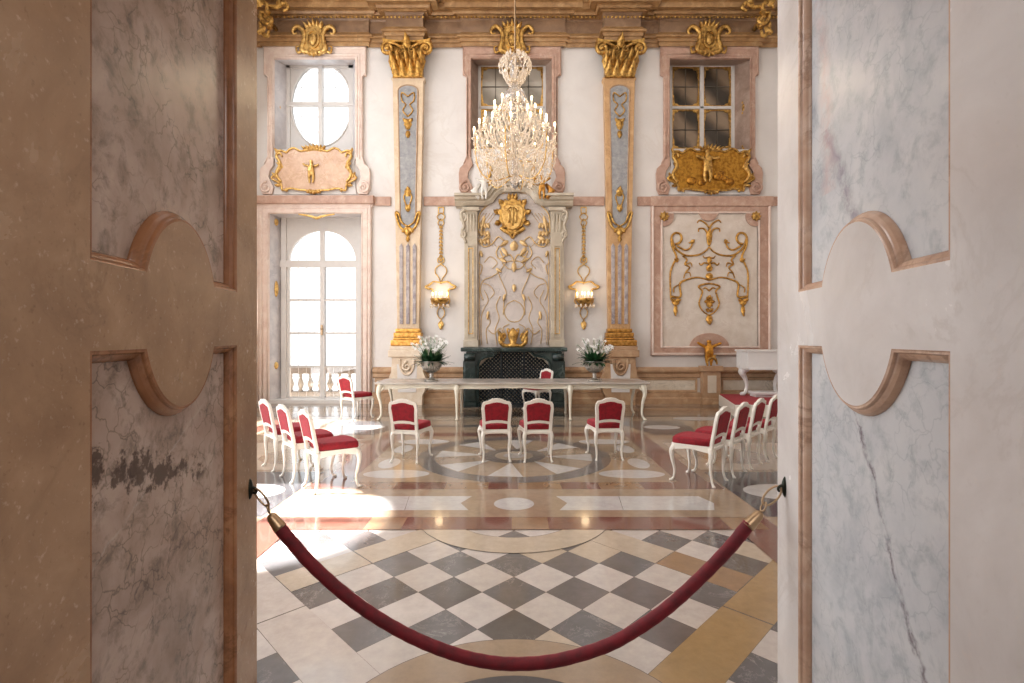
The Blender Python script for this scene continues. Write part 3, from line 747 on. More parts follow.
# ------------------------------------------------------------------ gilded relief cartouches below the windows
def cartouche(cx, cy, label, mat_f, mat_r, sx=1, sy=1, k='relief_cartouche'):
    t = thing(k, label, 'relief', (wx(cx), D - .05, wz(cy + 20)), 'relief cartouches below the upper windows')
    half = [(0, -22), (8, -20), (14, -19), (20, -22), (25, -20.5), (28, -17.5), (33, -19.5), (37.5, -18), (37, -11), (33, -5), (36, 1), (43, 7.5), (38, 11), (33, 14), (32, 20), (24, 18), (15, 19.5), (8, 20), (0, 21.5)]
    half = [(a * sx, b * sy) for a, b in half]
    lp = [(cx + a, cy + b) for a, b in half] + [(cx - a, cy + b) for a, b in reversed(half[1:-1])]
    lpw = cr([W(*p) for p in lp], 3, closed=True)
    b = MB(); b.plate([lpw], .07, wallxf(D - .03), bevel=.02); b.build('field', mat_f, t)
    r = MB(); lw = lpw + lpw[:1]; r.tube(on(lw, D - .11), .028, 8)
    for s in (-1, 1):
        for (a0, b0, a1, b1) in ((38, -16, 44, -24), (40, 8, 47, 0), (36, 14, 44, 16), (34, -2, 42, -10), (30, 17, 30, 24)):
            p = W(cx + s * a0 * sx * .92, cy + b0 * sy); q = W(cx + s * (a0 * .92 + (a1 - a0) * .8) * sx, cy + (b0 + (b1 - b0) * .7) * sy)
            leaf(r, p, q, .045, .06, y0=D - .09)
        r.tube(on([W(*p) for p in []] or cr([W(cx + s * a * sx, cy + b * sy) for a, b in ((33, 12), (38, 4), (34, -6), (38, -14), (34, -17), (32, -13))], 4), D - .12), [.035, .045, .035, .02], 7)
    for k_ in range(-3, 4): leaf(r, W(cx + k_ * 1.6, cy - 19), W(cx + k_ * 4, cy - 26 + abs(k_) * .9), .05, .07, y0=D - .09)
    for k_ in range(-2, 3): leaf(r, W(cx + k_ * 1.6, cy + 19), W(cx + k_ * 3.4, cy + 24.5 - abs(k_) * .8), .05, .07, y0=D - .09)
    r.build('scroll_rim', mat_r, t)
    return t
ca = cartouche(315.5, 171.5, 'pinkish relief cartouche with gilded rim below the bright oval window', marble('relief_field_pink', '#c79f84', '#d8b496', '#e5c9ae', vein='#b07f55', scale=6, vscale=5, vamt=.6, rough=.4, vwidth=.06), M_goldp, .98)
cb = cartouche(709.5, 172, 'all gold relief cartouche with small standing figure below the dark window', gold('relief_field_gold', '#c08c36', .4, '#8f5f1c'), M_gold)
cc = cartouche(512, 176, 'gilded relief cartouche mostly hidden behind the big crystal chandelier', M_sand, M_gold, .6, .7)
def putto(parent, mat, px, py, h, y, arms=1, name='figure', mir=1, fat=1.0, wide=1.0):
    """small sculpted child figure, feet at (px,py)"""
    x, z = wx(px, y), wz(py, y); u = h
    J = [(0, .45, .11), (0, .62, .12), (0, .76, .11), (0, .84, .045), (0, .94, .095), (0, 1.01, .06),
         (-.1, .74, .06), (-.22, .72 + .08 * arms, .05), (-.36, .76 + .16 * arms, .04), (.1, .74, .06), (.22, .70 + .10 * arms, .05), (.36, .70 + .2 * arms, .04),
         (-.07, .38, .085), (-.09, .2, .06), (-.06, .03, .04), (.08, .38, .085), (.1, .2, .06), (.07, .03, .04), (-.07, .0, .035), (.08, .0, .035)]
    E = [(0, 1), (1, 2), (2, 3), (3, 4), (4, 5), (2, 6), (6, 7), (7, 8), (2, 9), (9, 10), (10, 11), (0, 12), (12, 13), (13, 14), (0, 15), (15, 16), (16, 17), (14, 18), (17, 19)]
    jj = [(x + mir * a * u * (wide if 6 <= i <= 11 else 1), y - (.05 * u if i in (8, 11, 18, 19) else 0), z + b * u, r * u * fat) for i, (a, b, r) in enumerate(J)]
    return figure(name, mat, parent, jj, E)
putto(cb, M_gold, 707.5, 182, .85, D - .16, .2, 'relief_figure')
putto(ca, M_goldp, 311, 183, .6, D - .13, .5, 'relief_figure')
for (px, py, r) in ((716, 178, .1), (719, 175, .07), (723, 180, .07), (700, 184, .08), (728, 183, .09), (690, 182, .1)): m_ = MB(); m_.ell((wx(px), D - .12, wz(py)), (r * 1.3, .05, r)); m_.build('relief_rock', M_goldd, cb)

# ------------------------------------------------------------------ pilasters
def pilaster(cx, label, mat_shaft, mat_cap, mat_base, mat_o):
    y = D; YQ = D - .26
    def wx(p): return (p - CX) * YQ / F
    def wz(p): return EYE + (HY - p) * YQ / F
    t = thing('pilaster', label, 'pilaster', (wx(cx), D, 0), 'herm pilasters on the far wall')
    def Q(a, b): return (wx(cx + a), wz(b))
    # pedestal with console scroll
    pd = MB(); pd.plate([[Q(-15, 404.8), Q(15, 404.8), Q(15, 396), Q(18, 390), Q(19, 380), Q(16, 372), Q(15, 358), Q(17, 357), Q(-17, 357), Q(-15, 358), Q(-16, 372), Q(-19, 380), Q(-18, 390), Q(-15, 396)]], .32, wallxf(y), bevel=.01)
    pd.box(wx(cx - 18.5), wx(cx + 18.5), y - .38, y, wz(357), wz(350), bev=.02); pd.box(wx(cx - 17), wx(cx + 17), y - .35, y, wz(350), wz(346), bev=.015)
    pd.build('pedestal', mat_base, t)
    ip = MB(); ip.plate([[Q(-9, 392), Q(9, 392), Q(10, 364), Q(6, 364), Q(6, 369), Q(3, 374), Q(-3, 374), Q(-6, 369), Q(-6, 364), Q(-10, 364)]], .01, wallxf(y - .322)); ip.build('pedestal_inlay', M_stucco, t)
    cs = MB()
    cs.tube(on(spiral(wx(cx), wz(366.5), .12, .02, 1.4, pi / 2, 12), y - .36), [.035, .03, .015], 8)
    cs.tube(on(cr([Q(-7, 359), Q(-6.5, 367), Q(-3.5, 373), Q(0, 374.5), Q(3.5, 373), Q(6.5, 367), Q(7, 359)], 4), y - .34), .03, 6); cs.build('console_scroll', mat_base, t)
    bs = MB()
    for (h0, h1, hw, dp) in ((346, 340, 16.5, .34), (340, 337.5, 14.5, .30), (337.5, 332.5, 14, .29), (332.5, 328.5, 12.5, .26)):
        bs.box(wx(cx - hw), wx(cx + hw), y - dp, y, wz(h0), wz(h1), bev=.03)
    bs.build('base_moulding', mat_o, t)
    sh = MB(); sh.plate([[Q(-11, 329), Q(11, 329), Q(12.6, 225), Q(15.5, 80), Q(16.8, 78), Q(16.8, 76), Q(-16.8, 76), Q(-16.8, 78), Q(-15.5, 80), Q(-12.6, 225)]], .2, wallxf(y), bevel=.01)
    sh.build('shaft', mat_shaft, t)
    pn = MB(); lp = [Q(-7.4, 228), Q(-3, 232), Q(3, 232), Q(7.4, 228), Q(10, 90)] + [Q(10 * cos(a), 90 - 6 * sin(a)) for a in (.4, .8, 1.2, 1.57, 1.94, 2.34, 2.74)] + [Q(-10, 90)]
    pn.plate([lp], .012, wallxf(y - .202)); pn.build('grey_inlay', M_greyblue, t)
    fr = MB(); fr.tube(on([p for p in lp] + lp[:1], y - .21), .018, 6)
    fr.build('inlay_fillet', M_goldp if mat_o is M_goldp else M_orange, t)
    for k in (-1, 0, 1):
        fu = MB(); fu.plate([[Q(k * 6.5 - 1.7, 324), Q(k * 6.5 + 1.7, 324), Q(k * 6.7 + 1.9, 246), Q(k * 6.7, 243), Q(k * 6.7 - 1.9, 246)]], .03, wallxf(y - .2), bevel=.012); fu.build('flute', M_flute, t)
    # ornaments on the shaft
    o1 = MB(); yy = y - .23
    for s in (-1, 1):
        o1.tube(on(cr([Q(0, 226), Q(s * 6, 222), Q(s * 9, 214), Q(s * 12, 212), Q(s * 11, 218), Q(s * 8, 226), Q(s * 2, 232), Q(0, 238)], 4), yy), [.02, .035, .03, .02], 6)
        o1.tube(on(cr([Q(0, 96), Q(s * 6, 92), Q(s * 6, 100), Q(s * 2, 104), Q(s * 5, 110), Q(0, 116)], 4), yy), .018, 6)
        o1.tube(on(cr([Q(0, 190), Q(s * 4, 196), Q(s * 2, 204), Q(0, 210)], 4), yy), .02, 6)
    for (a, b, w) in ((118, 130, .09), (130, 138, .06), (196, 186, .08), (204, 212, .07), (226, 236, .1), (236, 242, .05)): leaf(o1, Q(0, a), Q(0, b), w, .06, y0=y - .21)
    for k in (-1, 1): leaf(o1, Q(0, 122), Q(k * 5, 118), .05, .05, y0=y - .21); leaf(o1, Q(0, 228), Q(k * 6, 232), .06, .05, y0=y - .21)
    o1.build('gilded_motif', mat_cap if mat_cap is not M_gold else M_gold, t)
    # capital
    cp = MB(); cp.plate([[Q(-15, 77), Q(15, 77), Q(14.5, 66), Q(16, 52), Q(20, 46), Q(-20, 46), Q(-16, 52), Q(-14.5, 66)]], .28, wallxf(y), bevel=.02)
    cp.plate([[Q(-23, 45), Q(23, 45), Q(24, 41), Q(19, 42.5), Q(8, 43.5), Q(0, 43.5), Q(-8, 43.5), Q(-19, 42.5), Q(-24, 41)][::1]], .42, wallxf(y), bevel=.01)
    cp.build('capital_bell', mat_cap, t)
    cl = MB()
    for a in (-11, -4, 4, 11): leaf(cl, Q(a, 76.5), Q(a * 1.08, 63), .11, .15, y0=y - .28, curl=1.0)
    for a in (-13, -7.5, 0, 7.5, 13): leaf(cl, Q(a, 70), Q(a * 1.2, 54), .1, .18, y0=y - .28, curl=1.0)
    leaf(cl, Q(0, 50), Q(0, 38), .1, .16, y0=y - .36); 
    cl.build('acanthus', mat_cap, t)
    for s in (-1, 1):
        cv = MB(); sp = spiral(wx(cx + s * 18.5), wz(51), .17, .03, 1.5 * -s, pi / 2, 12)
        cv.tube(on([Q(s * 5, 50)] + [Q(s * 11, 46.5)] + sp, y - .38), [.04, .05, .045, .025], 8)
        cv.ell((wx(cx + s * 18.5), y - .4, wz(51)), (.05, .05, .05))
        sp = spiral(wx(cx + s * 5), wz(51.5), .09, .02, 1.2 * s, pi / 2, 10); cv.tube(on(sp, y - .38), .025, 6); cv.build('volute', mat_cap, t)
M_shaftl = marble('shaft_pale', '#d0b493', '#dec6a8', '#e8d5bd', vein='#b48f69', scale=4, vscale=4, vamt=.4, rough=.4)
M_shaftr = marble('shaft_ochre', '#b98d5e', '#cda374', '#dbb78b', vein='#8d643b', scale=4, vscale=4, vamt=.5, rough=.38)
M_basel = marble('base_pale', '#d8c1a6', '#e4d2bb', '#eee0ce', vein='#c4a582', scale=4, vscale=4, vamt=.3, rough=.4)
M_bg = gold('base_gilding', '#eab763', .35, '#c08338')
pilaster(407.5, 'tapered pilaster with grey inlay between balcony door and fireplace', M_shaftl, gold('capital_pale', '#e2b15e', .35, '#96692f'), M_basel, M_bg)
pilaster(620.0, 'ochre tapered pilaster with grey inlay between fireplace and framed wall panel', M_shaftr, M_gold, M_orange, gold('base_gilding_dark', '#cf9a50', .38, '#9c6a2c'))

# ------------------------------------------------------------------ framed wall panel
t = thing('wall_panel', 'pink marble framed wall panel with golden arabesque beside the right pilaster', 'wall panel', (wx(709), D, wz(355)))
m_ = MB(); m_.plate([rect(wx(650.5), wx(770), wz(355.5), wz(200)), rect(wx(662), wx(757), wz(346), wz(214))], .06, wallxf(D), bevel=0)
m_.box(wx(650), wx(772), D - .1, D, wz(207), wz(197), bev=.02)
m_.plate([[W(697, 207), W(719, 207), W(718, 214), W(714, 220), W(708, 222), W(702, 220), W(698, 214)]], .075, wallxf(D), bevel=.01)
m_.plate([[W(*p) for p in [(686, 355)] + [(708.5 + 20 * cos(a), 348 - 15 * sin(a)) for a in [pi - k * pi / 14 for k in range(15)]] + [(731, 355)]]], .07, wallxf(D), bevel=.01)
for cxx in (663.4, 754.6):
    m_.plate([ell2(wx(cxx), wz(217), .26, .26, 24)], .07, wallxf(D), bevel=.01)
m_.build('marble_frame', M_pink, t)
m_ = MB(); m_.plate([rect(wx(661), wx(758), wz(347), wz(213))], .03, wallxf(D)); m_.build('field', marble('panel_field', '#d0c0b0', '#ddd0c3', '#e6dbcf', vein='#c0a898', scale=3, vscale=2.5, vamt=.4, rough=.4), t)
m_ = MB(); m_.mould(rect(wx(662), wx(757), wz(346), wz(214)), [(.0, .03), (.0, .075), (-.035, .085), (-.05, .06)], wallxf(D))
m_.mould(rect(wx(651), wx(769.5), wz(355), wz(200)), [(.0, .0), (.0, .09), (.04, .1), (.06, .06)], wallxf(D)); m_.build('fillet', M_palepink, t)
def arabesque(t, cx, y, mat, K=3.105, ox=337, oy=180, r=.022):
    def q(p, s=1): return W(cx + s * (p[0] - ox) / K, oy + p[1] / K)
    curves = [([(232, 200), (245, 196), (252, 182), (246, 168), (232, 166), (221, 178), (222, 205), (236, 240), (226, 262), (217, 290), (217, 340), (219, 372)], .03),
              ([(222, 185), (232, 212), (262, 234), (300, 234), (325, 222), (337, 208)], .026),
              ([(238, 205), (262, 218), (278, 212), (284, 197), (274, 196)], .024),
              ([(219, 362), (248, 362), (246, 325), (262, 312), (300, 303), (337, 312)], .028), ([(228, 350), (228, 335), (250, 322)], .018),
              ([(255, 236), (268, 248), (262, 262), (276, 272), (264, 288), (258, 306)], .022), ([(266, 262), (280, 258), (284, 270)], .016), ([(262, 290), (276, 288), (280, 300)], .016),
              ([(337, 322), (318, 325), (304, 332), (316, 345), (312, 362), (306, 385), (318, 408), (337, 420)], .024),
              ([(337, 205), (332, 190), (330, 165), (320, 152), (306, 152), (304, 162)], .024), ([(337, 150), (325, 135), (308, 126), (300, 134)], .022),
              ([(337, 262), (322, 258), (312, 265), (306, 258)], .022), ([(337, 240), (324, 243), (318, 236)], .018), ([(337, 345), (326, 335), (318, 338)], .02)]
    m_ = MB()
    for pts, rr in curves:
        for s in (1, -1): m_.tube(on(cr([q(p, s) for p in pts], 5), y), [rr * 1.1, rr, rr * .7], 6)
    m_.build('scrollwork', mat, t)
    m_ = MB()
    for s in (1, -1):
        for (a, b, w) in (((233, 372), (233, 392), .09), ((233, 390), (232, 424), .05), ((242, 252), (228, 246), .06), ((282, 198), (290, 186), .05)): leaf(m_, q(a, s), q(b, s), w, .05, y0=y)
        for (a, b) in (((233, 376), (217, 372)), ((233, 376), (249, 372)), ((337, 378), (320, 378)), ((337, 408), (326, 400))): leaf(m_, q(a, s), q(b, s), .05, .05, y0=y)
    for (a, b, w) in (((337, 200), (337, 150), .07), ((337, 378), (337, 358), .07), ((337, 378), (337, 398), .07), ((337, 420), (337, 450), .08), ((337, 240), (337, 262), .06), ((337, 285), (337, 262), .08), ((337, 290), (337, 310), .09)): leaf(m_, q(a), q(b), w, .06, y0=y)
    for k in range(6): leaf(m_, q((337, 378)), q((337 + 17 * cos(k * pi / 3), 378 + 17 * sin(k * pi / 3))), .045, .05, y0=y)
    m_.mould(ell2(q((337, 300))[0], q((337, 300))[1], .09, .09, 16), [(0, 0), (0, .05), (.03, .05), (.03, 0)], wallxf(y + .02))
    m_.build('gilded_leaves', mat, t)
arabesque(t, 708.5, D - .045, gold('arabesque_gold', '#d9a552', .38, '#96682c'))
for cxx in (663.4, 754.6):
    m_ = MB()
    for k in range(8): a = k * pi / 4; leaf(m_, (wx(cxx), wz(217)), (wx(cxx) + .13 * cos(a), wz(217) + .13 * sin(a)), .05, .05, y0=D - .06)
    m_.ell((wx(cxx), D - .09, wz(217)), (.1, .05, .1)); m_.build('rosette', M_gold, t)
# putto on its pedestal
t = thing('gilded_putto', 'golden child figure with raised arms on pedestal under the wall panel', 'statue', (wx(708.5), D - .2, wz(365)))
putto(t, gold('putto_gold', '#dfa040', .28, '#a56c22'), 709, 365.5, .66, D - .22, 1.0, 'body', 1, 1.3, 1.35)
m_ = MB()
for s in (1, -1):
    m_.tube(on(cr([W(708.5 - s * 3.5, 355), W(708.5, 357), W(708.5 + s * 3.5, 359), W(708.5 + s * 5, 364)], 5), D - .24), [.03, .05, .04, .02], 7)
m_.build('drapery', M_gold, t)
t = thing('wall_pedestal', 'ochre marble pedestal carrying the golden child figure', 'pedestal', (wx(708.5), D, 0))
m_ = MB(); m_.box(wx(700), wx(717.5), D - .22, D, 0, wz(368), bev=.01); m_.box(wx(698), wx(719.5), D - .27, D, wz(371), wz(365.5), bev=.02); m_.box(wx(698.5), wx(719), D - .26, D, 0, wz(397), bev=.02); m_.build('shaft', M_orange, t)
m_ = MB(); m_.plate([rect(wx(704.5), wx(713), wz(392), wz(375))], .02, wallxf(D - .215), bevel=.005); m_.build('inlay', M_dado, t)

# ------------------------------------------------------------------ balcony door
t = thing('door_1', None, None, (wx(318), D, 0), kind='structure')
m_ = MB(); m_.plate([[W(257.5, 403.6), W(257.5, 208), W(255, 206), W(255, 196), W(374, 196), W(374, 206), W(372, 208), W(372, 403.6), W(OPD[1], 403.6), W(OPD[1], OPD[2]), W(OPD[0], OPD[2]), W(OPD[0], 403.6)]], .09, wallxf(D), bevel=.012)
for e in ([(OPD[0] - 1, 403), (OPD[0] - 1, OPD[2] - 1), (OPD[1] + 1, OPD[2] - 1), (OPD[1] + 1, 403)], [(264, 403), (264, 209), (368, 209), (368, 403)], [(260, 403), (260, 205), (371, 205), (371, 403)]):
    m_.tube(on([W(*p) for p in e], D - .085), .025, 6)
m_.build('surround', M_palepink, t)
m_ = MB(); m_.plate([rect(wx(255), wx(375), wz(205), wz(197))], .16, wallxf(D), bevel=.02); m_.build('lintel', M_pink, t)
reveal(OPD, SD, t, M_revl)
dz = lambda p: wz(p, WD); dx = lambda p: wx(p, WD)
m_ = MB(); x0, x1 = dx(282) - .05, dx(362) + .05
arch = [(dx(290), dz(261))] + [(dx(323) - (dx(356) - dx(290)) / 2 * cos(a), dz(261) + (dz(231) - dz(261)) * sin(a)) for a in [k * pi / 20 for k in range(21)]] + [(dx(356), dz(261))]
arch = arch[1:-1]
m_.plate([rect(x0, x1, 0, wz(OPD[2]) + .03), arch, rect(dx(290), dx(321), .05, dz(267.5)), rect(dx(325.5), dx(356), .05, dz(267.5))], .09, wallxf(WD + .05))
for (a, b) in ((283, 287.5), (358, 362)): m_.box(dx(a), dx(b), WD - .1, WD, 0, wz(OPD[2]))
m_.box(dx(321), dx(325.5), WD - .08, WD, 0, dz(230)); m_.box(x0, x1, WD - .09, WD - .02, dz(267.5), dz(261))
for p in (300, 333.2, 366.5):
    m_.box(dx(290), dx(356), WD - .04, WD + .03, dz(p + 1.1), dz(p - 1.1))
m_.box(dx(290), dx(356), WD - .05, WD + .02, 0, .12); m_.box(wx(OPD[0]), wx(OPD[1]), D - .06, WD, .0, .09)
m_.build('door_leaf', M_casing, t)
m_ = MB(); m_.box(dx(288), dx(358), WD + .02, WD + .025, .05, dz(229)); m_.build('pane', M_glass, t)
m_ = MB()
for k in range(1, 4): m_.box(dx(290 + k * 7.8), dx(290 + k * 7.8) + .012, WD + .03, WD + .04, .1, dz(240)); m_.box(dx(325 + k * 7.8), dx(325 + k * 7.8) + .012, WD + .03, WD + .04, .1, dz(240))
m_.build('glazing_bars', M_casing, t)
m_ = MB(); m_.box(dx(323) - .02, dx(323) + .03, WD - .12, WD - .08, dz(335), dz(325)); m_.ell((dx(323.2), WD - .14, dz(329)), (.04, .03, .025)); m_.build('door_handle', M_brass, t)
m_ = MB()
for (zz, r) in ((wz(288), .22), (wz(366), .1), (wz(220), .1)): m_.ell(((wx(OPD[0]) + dx(282)) / 2, D + .25, zz), (.06, .08, r), 10, 6)
m_.tube(on(cr([W(300, 215), W(312, 217), W(318, 219), W(324, 217), W(336, 215)], 4), D - .1), [.02, .04, .02], 6)
m_.build('gilded_boss', M_goldp, t)
# balcony outside
BYY = WD + 1.2
t = thing('balcony_balustrade', 'sunlit white stone balustrade outside the tall arched balcony door', 'balustrade', (wx(320), BYY, 0))
m_ = MB(); m_.box(-7.5, -3.2, BYY - .12, BYY + .12, wz(373.5, BYY), wz(366, BYY), bev=.03); m_.box(-7.5, -3.2, BYY - .12, BYY + .12, 0, .14); m_.build('rail', plain('balcony_stone', '#7d746b', .8), t)
Mb = plain('balcony_white', '#9c968e', .8)
prof = [(.05, 0), (.07, .03), (.035, .07), (.05, .14), (.085, .27), (.05, .42), (.03, .52), (.055, .56), (.03, .6), (.06, .66)]
zt = wz(373.5, BYY) - .14
x = -6.9
while x < -3.8:
    m_ = MB(); m_.lathe([(r * 1.15, z * zt / .66) for r, z in prof], (x, BYY, .14), 12); m_.build('baluster', Mb, t); x += .29
m_ = MB(); m_.box(-8, -3, D + 1.2, D + 3.2, -.15, -.02); struct(m_.build('balcony_floor', plain('balcony_paving', '#d9d2c8', .7)))

# ------------------------------------------------------------------ fireplace
FY = D - .32          # front plane of the overmantel pilasters
fx = lambda p: wx(p, FY); fz = lambda p: wz(p, FY)
def FW(a, b): return (fx(a), fz(b))
t = thing('fireplace', 'tall marble fireplace with dark green mantel and lilac gilded overmantel', 'fireplace', (wx(514), D, 0))
m_ = MB(); m_.plate([[FW(473, 347), FW(555, 347), FW(555, 205), FW(540, 186), FW(524, 182), FW(504, 182), FW(488, 186), FW(473, 205)]], .2, wallxf(D)); m_.build('overmantel_field', M_lilac, t)
m_ = MB()
for s in (-1, 1):
    c = 514 + s * 43.2
    a, b = sorted((fx(c - 6.5), fx(c + 6.5)))
    m_.box(a, b, FY, D, fz(347), fz(207), bev=.01); m_.box(a - .03, b + .03, FY - .04, D, fz(347), fz(340), bev=.015)
    m_.box(a - .05, b + .05, FY - .05, D, fz(211), fz(207), bev=.015)
    m_.mould(rect(a + .07, b - .07, fz(337), fz(245)), [(0, 0), (0, .03), (.03, .03), (.03, 0)], wallxf(FY))
    m_.build('side_pilaster', M_sand, t); m_ = MB()
    m_.mould(rect(a + .10, b - .10, fz(334), fz(248)), [(0, 0), (0, .025), (.02, .025), (.02, 0)], wallxf(FY)); m_.build('gilded_fillet', M_goldp, t); m_ = MB()
for s in (-1, 1):
    m_ = MB(); cx2 = 514 + s * 51
    for (py, r) in ((218, .11), (235, .08)):
        m_.tube(on(spiral(fx(cx2), fz(py), r, .02, 1.3 * s, pi / 2 , 10), FY - .02), [.04, .02], 7)
    m_.tube(on(cr([FW(cx2 - s * 2, 210), FW(cx2 + s * 2, 214), FW(cx2 - s * 1, 226), FW(cx2 + s * 1, 232), FW(cx2 - s * 3, 243)], 4), FY - .02), [.05, .04, .03], 7)
    for k in range(3): leaf(m_, FW(514 + s * (40 + 3 * k), 232), FW(514 + s * (40 + 3 * k), 213), .05, .05, y0=FY)
    m_.build('side_scroll', M_sand, t)
# cornice following the raised centre
m_ = MB()
cl = [(455, 200), (484, 200), (489, 198), (494, 191), (501, 186.5), (514, 186), (527, 186.5), (534, 191), (539, 198), (544, 200), (573, 200)]
clp = [W(a, b, FY) for a, b in cl]
sec = [(-.14, 0), (-.14, .30), (-.07, .36), (-.03, .36), (.0, .44), (.07, .44), (.07, .52), (.13, .52), (.13, 0)]
m_.mould(clp, sec, wallxf(D), closed=False)
m_.add([wallxf(D)(clp[0][0], clp[0][1] + o, h) for o, h in sec], [tuple(range(len(sec)))]); m_.add([wallxf(D)(clp[-1][0], clp[-1][1] + o, h) for o, h in sec], [tuple(range(len(sec)))])
m_.plate([[FW(497, 184), FW(503, 176), FW(508, 179), FW(514, 177), FW(520, 179), FW(525, 176), FW(531, 184)]], .3, wallxf(D), bevel=.03)
m_.build('cornice', M_sand, t)
m_ = MB(); YT = D - .215
def FT(pts, s=1): return [FW(514 + s * (a - 514), b) for a, b in pts]
for s in (1, -1):
    for pts, rr in (([(478, 232), (479, 214), (487, 204), (494, 196), (502, 192), (510, 191)], .03),
        ([(478, 240), (484, 246), (492, 243), (498, 236), (504, 240)], .03),
        ([(483, 300), (480, 290), (483, 280), (492, 276), (500, 270), (506, 262), (514, 260)], .02),
        ([(497, 270), (501, 280), (506, 292), (504, 300), (503, 315)], .018),
        ([(500, 250), (503, 256), (510, 254), (514, 262), (514, 270)], .03), ([(502, 262), (508, 268), (514, 268)], .02),
        ([(481, 345), (481, 318), (484, 308), (488, 300), (484, 290)], .015), ([(499, 245), (496, 252), (499, 258), (505, 256)], .028),
        ([(488, 330), (494, 334), (500, 328), (504, 336)], .018), ([(478, 262), (482, 266), (480, 274)], .02)):
        m_.tube(on(cr(FT(pts, s), 5), YT), rr * .62, 6)
    for (a, b, c, d, w) in ((505, 294, 503, 301, .05), (488, 311, 487, 320, .05), (480, 250, 482, 257, .05), (500, 258, 507, 262, .06), (508, 240, 500, 246, .07), (502, 247, 508, 256, .07), (496, 268, 502, 272, .05), (484, 215, 481, 232, .06), (490, 235, 482, 240, .07)):
        leaf(m_, FT([(a, b)], s)[0], FT([(c, d)], s)[0], w * .75, .05, y0=YT)
    for k in range(9):
        leaf(m_, FT([(480 + (k % 3) * 3.5, 222 + (k // 3) * 8)], s)[0], FT([(482 + (k % 3) * 3.5, 228 + (k // 3) * 8)], s)[0], .045, .04, y0=YT)
for s in (1, -1):
    for pts, rr in (([(479, 345), (479, 252)], .012), ([(497, 345), (495, 330), (499, 318), (496, 306), (500, 296)], .012), ([(484, 262), (490, 256), (497, 262), (492, 268)], .012),
        ([(514, 300), (507, 304), (504, 312), (508, 320), (514, 322)], .013), ([(487, 344), (486, 330), (490, 322), (487, 314)], .012), ([(500, 344), (506, 336), (503, 328), (509, 324)], .012), ([(483, 283), (489, 285), (494, 292), (490, 298)], .011)):
        m_.tube(on(cr(FT(pts, s), 5), YT + .008), rr, 5)
    for k in range(7):      # diaper net in the spandrels
        m_.tube(on(FT([(477 + k * 3.2, 212), (477, 212 + k * 4.5)], s), YT + .01), .007, 4)
        m_.tube(on(FT([(477 + k * 3.2, 246), (477, 246 - k * 4.5)], s), YT + .01), .007, 4)
leaf(m_, FW(514, 262), FW(514, 272), .06, .06, y0=YT); leaf(m_, FW(514, 284), FW(514, 292), .05, .05, y0=YT); leaf(m_, FW(514, 250), FW(514, 240), .1, .06, y0=YT)
m_.build('gilded_tracery', gold('tracery_gold', '#e0c08c', .5, '#c9a878'), t)
# dark mantel
MY = FY - .22; mx = lambda p: wx(p, MY); mz = lambda p: wz(p, MY)
m_ = MB()
opn = [(479, 404)] + [(479, 366), (481, 361), (487, 358), (494, 356.5), (499, 352), (504, 350.5), (524, 350.5), (529, 352), (534, 356.5), (541, 358), (547, 361), (549, 366)] + [(549, 404)]
opw = cr([(mx(a), mz(b)) for a, b in opn[1:-1]], 3); opw = [(mx(479), 0)] + opw + [(mx(549), 0)]
m_.plate([[(mx(463), 0)] + [(mx(463), mz(362)), (mx(466), mz(356)), (mx(466), mz(352)), (mx(562), mz(352)), (mx(562), mz(356)), (mx(565), mz(362)), (mx(565), 0)] + opw[::-1]], .42, wallxf(MY + .42), bevel=0)
m_.mould(opw, [(.0, .3), (0, .45), (.035, .46), (.06, .42)], wallxf(MY + .42), closed=False)
for s in (-1, 1):
    c = 514 + s * 44; a, b = sorted((mx(c - 5.5), mx(c + 5.5)))
    m_.box(a, b, MY - .05, MY, .12, mz(362), bev=.015); m_.box(a - .03, b + .03, MY - .08, MY, 0, .12, bev=.015)
    m_.tube([(a, MY - .06, mz(357)), (b, MY - .06, mz(357))], .09, 10)
m_.box(mx(461), mx(567), MY - .1, MY + .42, mz(351.5), mz(347.5), bev=.02)
m_.build('mantel', M_green, t)
m_ = MB(); m_.add([(a, MY + .10, b) for a, b in opw], [tuple(range(len(opw)))]); m_.build('firebox_back', M_grilleback, t, recalc=False)
m_ = MB(); gx0, gx1, gz1 = mx(479), mx(549), mz(351)
def inside(x, z):
    px = 514 + x * F / MY; py = HY - (z - EYE) * F / MY; d = abs(px - 514)
    top = 350.8 if d < 13 else 350.8 + (d - 13) * .85 if d < 20 else 357 + (d - 20) * .25 if d < 30 else 360 + (d - 30) * 1.2
    return d < 35 and py > top
st = .095
for k in range(-30, 40):
    for sg in (1, -1):
        p0 = None; x = gx0
        pts = []
        n = 60
        for i in range(n + 1):
            z = gz1 * i / n; x = gx0 + k * st + sg * (z)
            ok = gx0 <= x <= gx1 and inside(x, z)
            if ok: pts.append((x, z))
            elif len(pts) > 1: m_.tube([(pts[0][0], MY + .07, pts[0][1]), (pts[-1][0], MY + .07, pts[-1][1])], .019, 4, smooth=False); pts = []
            else: pts = []
        if len(pts) > 1: m_.tube([(pts[0][0], MY + .07, pts[0][1]), (pts[-1][0], MY + .07, pts[-1][1])], .019, 4, smooth=False)
for p in (501, 524): m_.box(mx(p) - .025, mx(p) + .025, MY + .04, MY + .07, 0, mz(351.5))
m_.box(gx0, gx1, MY + .04, MY + .08, 0, .06)
m_.build('lattice_screen', M_grille, t)

